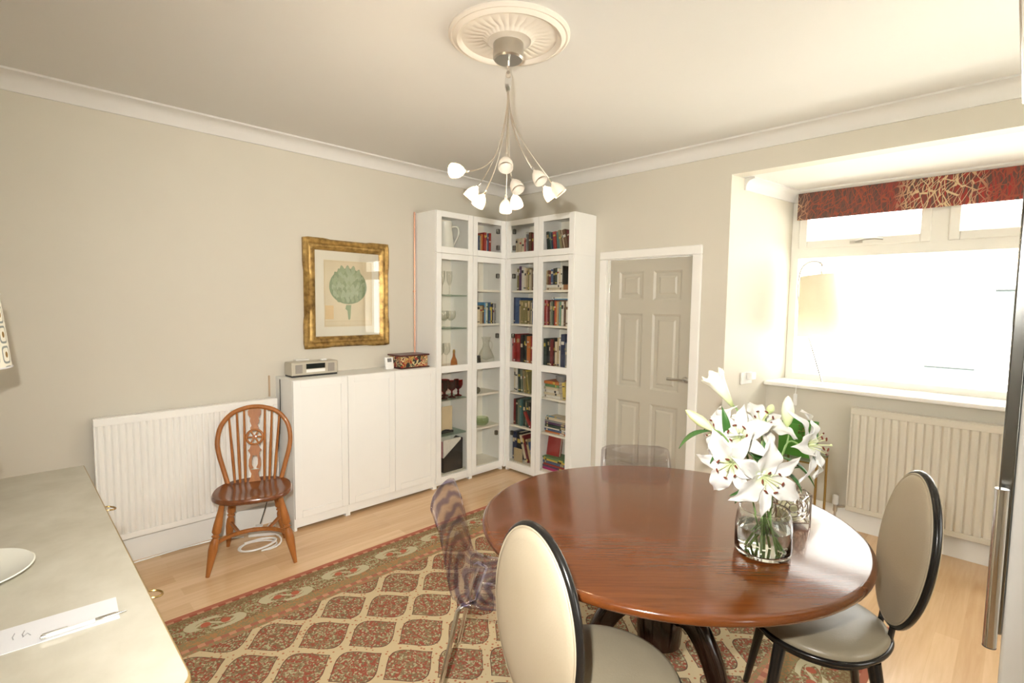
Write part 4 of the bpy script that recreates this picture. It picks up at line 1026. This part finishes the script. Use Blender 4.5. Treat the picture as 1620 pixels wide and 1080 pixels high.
# camera-facing directions in room coordinates: right (.707,.707), toward the viewer (.707,-.707)
def dirv(r_, u_, f_): return Vector((.7071*r_+.7071*f_, .7071*r_-.7071*f_, u_))
lily('lily', 'large white open lily at the front, facing the viewer above the vase', (3.222, -1.990, 1.062), dirv(.10, -.05, 1), .142, .35, .55, vb(-.03, -.02),
     [((3.20, -1.93, 1.02), (3.16, -2.02, .955), .020, .01)])
lily('lily', 'white lily at the lower left of the bunch, petals drooping to the left', (3.135, -1.985, 1.082), dirv(-.62, -.10, .72), .135, .1, .85, vb(-.02, .03),
     [((3.12, -1.97, 1.10), (3.08, -2.04, 1.075), .012)])
lily('lily', 'white lily at the upper left, turned up to the left', (3.130, -1.915, 1.150), dirv(-.45, .35, .62), .125, .7, .70, vb(.03, .03),
     [((3.06, -2.00, 1.175), (2.985, -2.075, 1.112), .020, .015)])
lily('lily', 'white lily at the top middle, opening upward with rust anthers', (3.150, -1.800, 1.165), dirv(-.05, .80, .55), .125, .25, .75, vb(.01, -.04),
     [((3.09, -1.935, 1.145), (3.075, -1.95, 1.255), .014, .01, (.7, .7, 0))])
lily('lily', 'white lily on the right, petals hanging over the right side', (3.280, -1.775, 1.130), dirv(.70, .22, .60), .145, .45, .85, vb(.04, -.01),
     [((3.24, -1.84, 1.09), (3.335, -1.80, 1.00), .024, .015), ((3.25, -1.86, 1.05), (3.31, -1.85, .985), .018, .01)])
lily('lily', 'white lily at the back left, half hidden behind the others', (3.060, -1.895, 1.155), dirv(-.85, .25, .15), .115, .6, .85, vb(-.04, .0),
     [((3.18, -1.86, 1.06), (3.17, -1.95, 1.115), .026, .01)])
def bud(label, base, tip, r_, openk, mat, stemto):
    root = thing('lily_bud', label, 'flower', stemto, 0, 'lily buds in the vase'); st = Vector(stemto); b0, b1 = Vector(base)-st, Vector(tip)-st; ax = (b1-b0).normalized(); L = (b1-b0).length
    neck = Vector((VX, VY, VZ+.175))-st
    obj('stem', MB().tube(smoothpath([Vector((0, 0, 0)), neck, b0-ax*.06, b0+ax*.004], 5), .003, 8), M['stem'], root)
    q = Vector((0, 0, 1)).rotation_difference(ax)
    if openk:
        prof = [(.006, 0), (.011, L*.2), (.020, L*.5), (.028, L*.78), (.036, L*.96), (.040, L)]
        rows = [[(rr*(1+(.10*math.cos(3*a)+.08*math.cos(6*a+1))*(z/L)**2)*math.cos(a), rr*(1+(.10*math.cos(3*a))*(z/L)**2)*math.sin(a), z+(.010*math.cos(6*a))*(z/L)**4) for a in [2*PI*i/36 for i in range(36)]] for rr, z in prof]
        m = MB().rings(rows, True, False)
    else: m = MB().lathe([(.004, 0), (r_*.6, L*.12), (r_*.95, L*.35), (r_, L*.5), (r_*.8, L*.75), (r_*.4, L*.93), (.001, L)], 18)
    o_ = obj('bud', m, mat, root, solid=.001 if openk else 0); o_.location = b0; o_.rotation_euler = q.to_euler()
bud('half-open white trumpet lily at the top left, pointing up', (3.090, -1.900, 1.255), (3.035, -1.945, 1.360), .03, True, M['bud'], vb(-.035, .03))
bud('closed pale green lily bud at the far left', (3.070, -2.000, 1.180), (2.998, -2.063, 1.247), .018, False, M['greenbud'], vb(.02, .04))
bud('closed white lily bud standing upright at the top right', (3.232, -1.770, 1.185), (3.228, -1.765, 1.292), .021, False, M['bud'], vb(.045, .02))
bud('small round white bud at the top, between the lilies', (3.175, -1.79, 1.225), (3.185, -1.785, 1.258), .013, False, M['bud'], vb(.0, .045))
gr_ = thing('lily_leaves', 'dark green lily leaves in the middle of the bunch', 'leaves', vb(0, .01)); gr_['kind'] = 'thing'
obj('stem', MB().tube([(0, 0, 0), (-.005, 0, .15), (.0, .02, .30)], .004, 8), M['stem'], gr_)
for p0, p1, w_ in (((3.19, -1.87, .95), (3.14, -1.97, 1.02), .026), ((3.20, -1.86, 1.0), (3.22, -1.90, 1.13), .022), ((3.20, -1.85, 1.0), (3.13, -1.88, 1.10), .028), ((3.21, -1.86, 1.02), (3.18, -1.94, 1.10), .024), ((3.20, -1.87, .94), (3.13, -1.99, .965), .022), ((3.22, -1.85, 1.0), (3.30, -1.84, 1.07), .024), ((3.2, -1.86, 1.0), (3.17, -1.80, 1.21), .012)):
    leaf(gr_, p0, p1, w_, .012)

wh = thing('wire_holder', 'square silver wire holder with circle motifs behind the vase', 'holder', (3.168, -1.505, .7505), R(38))
m = MB(); hs_, hz0, hz1 = .062, .016, .128
for sx, sy in ((1, 1), (1, -1), (-1, 1), (-1, -1)): m.tube([(sx*hs_, sy*hs_, .0), (sx*hs_, sy*hs_, hz1)], .0035, 8)
for z in (hz0, hz1): m.tube([(hs_, hs_, z), (-hs_, hs_, z), (-hs_, -hs_, z), (hs_, -hs_, z)], .0030, 8, closed=True)
obj('frame', m, M['silver'], wh)
for k in range(4):
    m = MB(); rt = Matrix.Rotation(PI/2*k, 3, 'Z'); cz = (hz0+hz1)/2
    for rr in (.052, .034, .017): m.tube([rt @ Vector((hs_, rr*math.cos(2*PI*i/26), cz+rr*math.sin(2*PI*i/26))) for i in range(26)], .0024, 6, closed=True)
    for i in range(4):
        a = PI/4+PI/2*i; m.tube([rt @ Vector((hs_, .017*math.cos(a), cz+.017*math.sin(a))), rt @ Vector((hs_, .074*math.cos(a), cz+.074*math.sin(a)))], .0022, 6)
    obj('ring_panel', m, M['silver'], wh)
obj('base', MB().box(-.06, .06, -.06, .06, .012, .017), M['silver'], wh)
lathe_thing('candle', 'short pale candle inside the wire holder', 'candle', [(.036, 0), (.038, .004), (.038, .045), (.034, .05), (0, .048)], paint('candle_wax', (.66, .66, .46), .6), (3.168, -1.505, .768))

# ------------------------------------------------------------------ ceiling rose and pendant light
CX, CY = 2.115, -2.065
t = Mt('plaster_relief', .8); x, y, z = t.xyz(); rr = (x*x+y*y).sqrt()
n_ = t.noise(34, 3); an = y._m('ARCTAN2', x)
lf = ((an*16.0).sin().abs()*((rr*55.0).sin()*.4+.6))*rr.between(.09, .205)
t.b.inputs['Base Color'].default_value = (.80, .735, .64, 1); t.bump(lf*.7+n_*.3*rr.between(.09, .205), .45, .012); M['rose'] = t.m
rs = obj('ceiling_rose', MB().lathe([(.264, 0), (.264, -.008), (.254, -.016), (.246, -.014), (.240, -.020), (.228, -.026), (.214, -.020), (.208, -.012), (.16, -.016), (.115, -.013), (.105, -.020), (.095, -.026), (.085, -.020), (.02, -.024), (0, -.024)], 72), M['rose'], loc=(2.135, -2.08, H-.0005))
setp(rs, 'round moulded plaster ceiling rose with leaf relief', 'ceiling rose')
SHD = [(2.107, -2.339, 2.146, 1), (1.992, -2.161, 2.101, 1), (1.963, -2.09, 2.081, 1), (2.297, -2.25, 2.16, 0), (2.18, -2.074, 2.121, 0), (2.013, -1.973, 2.068, 0), (2.076, -1.968, 2.082, 1), (2.304, -2.066, 2.14, 0), (2.235, -1.917, 2.105, 1), (2.288, -1.923, 2.116, 0)]
ch = thing('pendant_light', 'silver pendant light with ten small white glass shades on fanned wires', 'lamp', (CX, CY, H-.02))
off = Vector((CX, CY, H-.02))
obj('canopy', MB().lathe([(.064, 0), (.067, -.006), (.067, -.066), (.060, -.073), (0, -.074)], 36), M['steel'], ch)
obj('stem', MB().tube([(0, 0, -.07), (0, 0, -.13)], .006, 10), M['chrome'], ch)
obj('connector', MB().lathe([(.004, -.115), (.010, -.125), (.015, -.155), (.014, -.185), (.008, -.205), (0, -.206)], 18), M['chrome'], ch)
M['lit'] = emit('lit_frosted_shade', (1.0, .78, .50), 2.4); t = Mt('frosted_shade', .45, 0, (.82, .75, .64)); M['unlit'] = paint('frosted_shade', (.66, .60, .51), .4, .02)
M['wire'] = metal('silver_cord', (.62, .56, .48), .35)
rnd = random.Random(11)
for i, (x, y, z, lit) in enumerate(SHD):
    p = Vector((x, y, z))-off; hv = Vector((p.x, p.y, 0)); hl = hv.length; hd_ = hv.normalized()
    ax = (hd_*.62+Vector((0, 0, -.78))).normalized()          # shade opens outward and down
    if i == 0: ax = (hd_*1.0+Vector((0, 0, -.15))).normalized()
    st = p-ax*.034
    b0 = Vector((.004*math.cos(i), .004*math.sin(i), -.20))
    b1 = Vector((hd_.x*.012, hd_.y*.012, -.36)); path = bez(b0, b1, st-ax*min(.22, max(.1, hl)), st, 16)
    arm = obj('wire_arm', MB().tube(path, .0022, 6), M['wire'], ch)
    T = Matrix.Translation(p) @ Vector((0, 0, 1)).rotation_difference(ax).to_matrix().to_4x4()
    s1 = MB().lathe([(.006, -.036), (.008, -.030), (.018, -.020), (.027, -.002), (.030, .016), (.030, .030), (.0285, .030), (.0285, .016), (.025, -.002), (.016, -.018), (0, -.028)], 22)
    o_ = obj('shade', s1, M['lit'] if lit else M['unlit'], arm); o_.matrix_local = T; o_['label'] = 'glowing frosted shade' if lit else 'unlit white frosted shade'
    s2 = obj('socket', MB().lathe([(.004, -.056), (.0055, -.05), (.0055, -.034), (0, -.033)], 12), M['chrome'], arm); s2.matrix_local = T
    if lit: light('bulb', 'POINT', tuple(off+p+ax*.045), 3.0, (1.0, .76, .48), shadow_soft_size=.02)

# ------------------------------------------------------------------ sideboard in the foreground
SX0, SX1, SY0, SY1, SZ = 1.02, 2.765, -4.02, -3.478, .90
sb = thing('sideboard', 'cream marbled sideboard with a gilt edge and ring pulls in the foreground', 'sideboard', ((SX0+SX1)/2, (SY0+SY1)/2, 0))
hx, hy = (SX1-SX0)/2, (SY1-SY0)/2
def rrect(hx, hy, r_, n=6):
    o_ = []
    for sx, sy, a0 in ((1, 1, 0), (-1, 1, PI/2), (-1, -1, PI), (1, -1, 1.5*PI)):
        rr = r_ if sx > 0 else .008
        for i in range(n+1):
            a = a0+PI/2*i/n; o_.append((sx*(hx-rr)+rr*math.cos(a), sy*(hy-rr)+rr*math.sin(a)))
    return o_
m = MB(); m.rings([[(x, y, z) for x, y in rrect(hx-k, hy-k, .045)] for k, z in ((.003, SZ-.022), (0, SZ-.018), (0, SZ-.005), (.002, SZ-.0015))], True, True)
obj('top_edge', m, M['goldedge'], sb, ang=30)
m = MB(); m.rings([[(x, y, z) for x, y in rrect(hx-.0045, hy-.0045, .042)] for z in (SZ-.004, SZ)], True, True); obj('top', m, M['marble'], sb, ang=30)
obj('body', MB().box(-hx+.03, hx-.035, -hy+.02, hy-.028, .10, SZ-.022), M['cream'], sb, bevel=.004)
for sx in (-1, 1):
    for sy in (-1, 1): obj('foot', MB().lathe([(.018, RZ if sy > 0 else 0), (.026, .02), (.022, .06), (.03, .10)], 14, (sx*(hx-.08), sy*(hy-.07), 0)), M['goldedge'], sb)
for k in range(3):
    dx = -hx+.05+k*.545; dw = .53
    for j, (z0, z1) in enumerate(((.68, .865), (.40, .66), (.12, .38))):
        d = obj('drawer', MB().box(dx, dx+dw, hy-.028, hy-.016, z0, z1), M['cream'], sb, bevel=.005)
        for q in (.24, .76):
            cx_ = dx+dw*q; zc_ = (z0+z1)/2+.03
            pm = MB().lathe([(.016, 0), (.014, .006), (.006, .012), (0, .013)], 14, (cx_, hy-.016, zc_), (0, 1, 0))
            pm.tube([(cx_+.022*math.sin(2*PI*i/20), hy-.003+.009+.006*math.cos(2*PI*i/20), zc_-.022+.022*math.cos(2*PI*i/20)) for i in range(20)], .0028, 8, closed=True)
            obj('ring_pull', pm, M['brass'], d)
for cx_ in (1.60, 2.325): 
    pm = MB().tube([((cx_-(SX0+SX1)/2)+.020*math.cos(2*PI*i/20), hy+.010+.020*math.sin(2*PI*i/20), SZ-.020-.004*math.sin(2*PI*i/20)) for i in range(20)], .0028, 8, closed=True)
    obj('ring_catch', pm, M['brass'], sb)
pl = lathe_thing('plate', 'round white plate on the sideboard at the left edge', 'plate', [(.07, 0), (.085, .003), (.135, .018), (.140, .020), (.137, .022), (.085, .008), (.0, .006)], M['plate'], (1.985, -3.805, SZ+.0003), None, 56)
ev = thing('paper_sheet', 'long white paper slip with grey handwriting on the sideboard', 'paper', (2.377, -3.543, SZ+.0005), R(-93.5))
T_ = Matrix.Rotation(R(0), 4, 'Z')
obj('sheet', MB().box(0, .30, -.052, .052, 0, .0012), M['paper'], ev, smooth=False)
m = MB()
for k, (x, y) in enumerate(((.155, -.005), (.17, -.005), (.195, -.004), (.20, -.012), (.225, .0), (.245, -.004))):
    m.tube([(x, y-.014, .0016), (x+.003, y, .0016), (x+.001, y+.012, .0016)], .0009, 4)
m.tube([(.145, .008, .0016), (.15, -.004, .0016), (.157, .008, .0016)], .0008, 4)
obj('handwriting', m, M['ink'], ev)
pn = thing('pen', 'white and silver pen lying along the front edge of the paper slip', 'pen', (2.417, -3.532, SZ+.0072), R(-91.5))
obj('barrel', MB().lathe([(.0046, .055), (.005, .06), (.005, .135), (.0042, .14)], 14, (0, 0, 0), (1, 0, 0)), paint('white_pen_plastic', (.62, .61, .58), .3, .02), pn)
obj('tip', MB().lathe([(.0006, 0), (.0016, .008), (.0046, .022), (.0046, .055)], 14, (0, 0, 0), (1, 0, 0)), M['chrome'], pn)
obj('clip', MB().box(.10, .14, -.0015, .0015, .0048, .0066).lathe([(.0052, .134), (.0052, .142), (0, .144)], 12, (0, 0, 0), (1, 0, 0)), M['steel'], pn)

# patterned lamp on the sideboard
LX, LY = 1.268, -3.852
tl = thing('table_lamp', 'table lamp with a white shade patterned in grey ovals, at the left edge', 'lamp', (LX, LY, SZ+.0003))
t = Mt('retro_oval_fabric', .85); x, y, z = t.xyz(); an = y._m('ARCTAN2', x)
u_ = (an*(16/(2*PI))+.35).frac()-.5; v_ = ((z+.012)/.069).frac()-.5
d1 = ((u_*u_*1.25+v_*v_).sqrt()); p4 = (u_*u_*u_*u_*1.6+v_*v_*v_*v_)._m('POWER', .25)
t.col(t.mix(p4.between(.34, .44), t.mix(d1.lt(.155), (.80, .78, .68), (.26, .15, .035)), (.24, .27, .26))); M['ovalfab'] = t.m
obj('shade', MB().lathe([(.150, .715), (.172, .46), (.170, .46), (.148, .715)], 48), M['ovalfab'], tl)
obj('shade_trim', MB().tube([(.172*math.cos(2*PI*i/48), .172*math.sin(2*PI*i/48), .461) for i in range(48)], .003, 6, closed=True).tube([(.150*math.cos(2*PI*i/48), .150*math.sin(2*PI*i/48), .714) for i in range(48)], .003, 6, closed=True), M['paper'], tl)
obj('base', MB().lathe([(.075, 0), (.08, .01), (.045, .03), (.05, .08), (.095, .12), (.115, .155), (.105, .19), (.06, .24), (.03, .28), (.028, .33), (0, .33)], 32), paint('dark_blue_glaze', (.028, .04, .06), .2, .2), tl, ang=85)
obj('stem', MB().tube([(0, 0, .33), (0, 0, .70)], .008, 8), M['brass'], tl)
obj('shade_carrier', MB().tube([(-.15, 0, .70), (.15, 0, .70)], .003, 6).tube([(0, -.15, .70), (0, .15, .70)], .003, 6), M['brass'], tl)

# ------------------------------------------------------------------ window recess: lamp, cord, socket, stand
fl = thing('sill_lamp', 'lamp with a tall cream shade hung from a chrome arc, on the window sill', 'lamp', (2.72, .745, 1.0152))
obj('base', MB().lathe([(.075, 0), (.075, .010), (.06, .014), (.012, .018), (0, .018)], 28), M['chrome'], fl)
obj('arc_stem', MB().tube(smoothpath([Vector((0, 0, .01)), Vector((-.08, .02, .25)), Vector((-.20, .03, .62)), Vector((-.20, .03, .86)), Vector((-.13, .01, .935)), Vector((-.05, 0, .92)), Vector((-.045, 0, .86))], 5), .0055, 10), M['chrome'], fl)
t = Mt('cream_lampshade', .8); f = t.noise(60, 2, None); t.col(t.mix(f, (.86, .82, .71), (.90, .87, .77)))
t.b.inputs['Transmission Weight'].default_value = 0.0
nt = t.nt; tl_ = nt.nodes.new('ShaderNodeBsdfTranslucent'); tl_.inputs[0].default_value = (.92, .89, .80, 1); ms = nt.nodes.new('ShaderNodeMixShader'); ms.inputs[0].default_value = .48
nt.links.new(t.b.outputs[0], ms.inputs[1]); nt.links.new(tl_.outputs[0], ms.inputs[2]); nt.links.new(ms.outputs[0], t.out.inputs[0]); M['shade'] = t.m
so_ = obj('shade', MB().lathe([(.120, .21), (.172, -.25), (.170, -.25), (.118, .21)], 40), M['shade'], fl); so_.location = (-.045, 0, .625); so_.rotation_euler = (R(2), R(-6), 0)
obj('shade_fitting', MB().tube([(-.045, 0, .86), (-.04, 0, .80)], .009, 8), M['trim'], fl)
cd = thing('lamp_cord', 'white lamp cord with an inline switch hanging over the sill edge', 'cable', (2.60, .555, 1.016))
obj('cord', MB().tube(bez((.09, .15, .006), (.04, .08, .004), (.0, .03, .008), (-.004, .0, -.01), 8)+[(-.006, -.002, -.08), (-.010, .0, -.30)], .0028, 8), M['plastic'], cd)
obj('switch', MB().box(-.018, .006, -.012, .010, -.16, -.07), M['plastic'], cd, bevel=.006)
sk = thing('power_socket', 'white double socket with a plugged-in adapter on the recess wall', 'socket', (2.27+sp*.30+.001, .30, 1.06), PI/2-math.atan(sp))
obj('plate', MB().box(-.075, .075, -.012, 0, -.045, .045), M['plastic'], sk, bevel=.004)
obj('adapter', MB().box(-.005, .065, -.05, -.012, -.01, .045), M['plastic'], sk, bevel=.006)
ps = thing('brass_stand', 'slim brass side stand behind the table near the radiator', 'stand', (2.735, .28, 0))
for sx, sy in ((1, 1), (1, -1), (-1, 1), (-1, -1)): obj('leg', MB().tube([(sx*.125, sy*.125, 0), (sx*.125, sy*.125, .55)], .008, 8), M['brass'], ps)
obj('stand_top', MB().box(-.135, .135, -.135, .135, .55, .562), M['shelfglass'], ps)
for z in (.12, .543): obj('rail', MB().tube([(.125, .125, z), (-.125, .125, z), (-.125, -.125, z), (.125, -.125, z)], .006, 8, closed=True), M['brass'], ps)
gb = thing('green_planter', 'square bright green box with a small rusty plant, half hidden behind the lilies', 'planter', (2.70, .30, .5625))
t = paint('bright_green', (.07, .26, .03), .5, .15, 8)
m = MB(); 
for q in ((-.10, .10, -.10, -.094), (-.10, .10, .094, .10), (-.10, -.094, -.094, .094), (.094, .10, -.094, .094)): m.box(q[0], q[1], q[2], q[3], 0, .225)
m.box(-.094, .094, -.094, .094, 0, .01); obj('box', m, t, gb)
rnd = random.Random(5); m = MB()
for i in range(60):
    a = rnd.random()*2*PI; p = Vector((.06+.06*math.cos(a)*rnd.random(), -.09+.05*math.sin(a)*rnd.random(), .12+.10*rnd.random())); d = Vector((rnd.uniform(-1, 1), rnd.uniform(-1, 1), rnd.uniform(-.3, 1)))*.018; e_ = Vector((-d.y, d.x, d.z*.2))*.5
    m.face([m.b.verts.new(v) for v in (p, p+d*.5+e_, p+d, p+d*.5-e_)])
obj('foliage', m, paint('rusty_leaf', (.22, .13, .04), .7, .4, 30), gb, solid=.001)

# ------------------------------------------------------------------ tall white fridge and wall cupboard at the right edge
M['fridge'] = paint('glossy_white_enamel', (.92, .915, .89), .25, .01)
M['darksteel'] = metal('dark_polished_steel', (.26, .265, .255), .2)
fr = thing('fridge', 'tall white fridge with a dark door edge and steel bar handles at the right edge', 'fridge', (3.804, -2.40, 0))
obj('body', MB().box(0, .60, 0, .60, .02, 1.98), M['fridge'], fr, bevel=.004)
du = setp(obj('door', MB().box(-.021, -.0005, .001, .599, .99, 1.978), M['darksteel'], fr, bevel=.003), 'dark polished steel upper door')
hb = MB().lathe([(.0100, 0), (.0100, .30)], 24, (-.016, -.022, .975))
for z in (1.03, 1.20): hb.tube([(-.014, -.022, z), (-.012, .004, z)], .005, 8)
ho = obj('handle', hb, M['chrome'], du)
obj('end_cap', MB().lathe([(.0102, -.002), (.0102, .0)], 24, (-.016, -.022, .975)), M['blackplastic'], ho)
obj('handle', MB().lathe([(.0100, 0), (.0100, .30)], 24, (-.016, -.022, .575)).tube([(-.014, -.022, .80), (.004, .002, .80)], .005, 8).tube([(-.014, -.022, .65), (.004, .002, .65)], .005, 8), M['chrome'], fr)
for sx in (.08, .5): obj('foot', MB().box(sx-.02, sx+.02, .05, .55, 0, .02), M['blackplastic'], fr)
wk = thing('kitchen_cupboard', 'white wall cupboard above the fridge, a sliver at the top right', 'cupboard', (3.766, -2.72, 2.03))
obj('body', MB().box(.02, .62, 0, .56, 0, .64), M['plastic'], wk, smooth=False)
obj('door', MB().box(0, .018, .002, .558, .002, .638), M['upvc'], wk, bevel=.003)
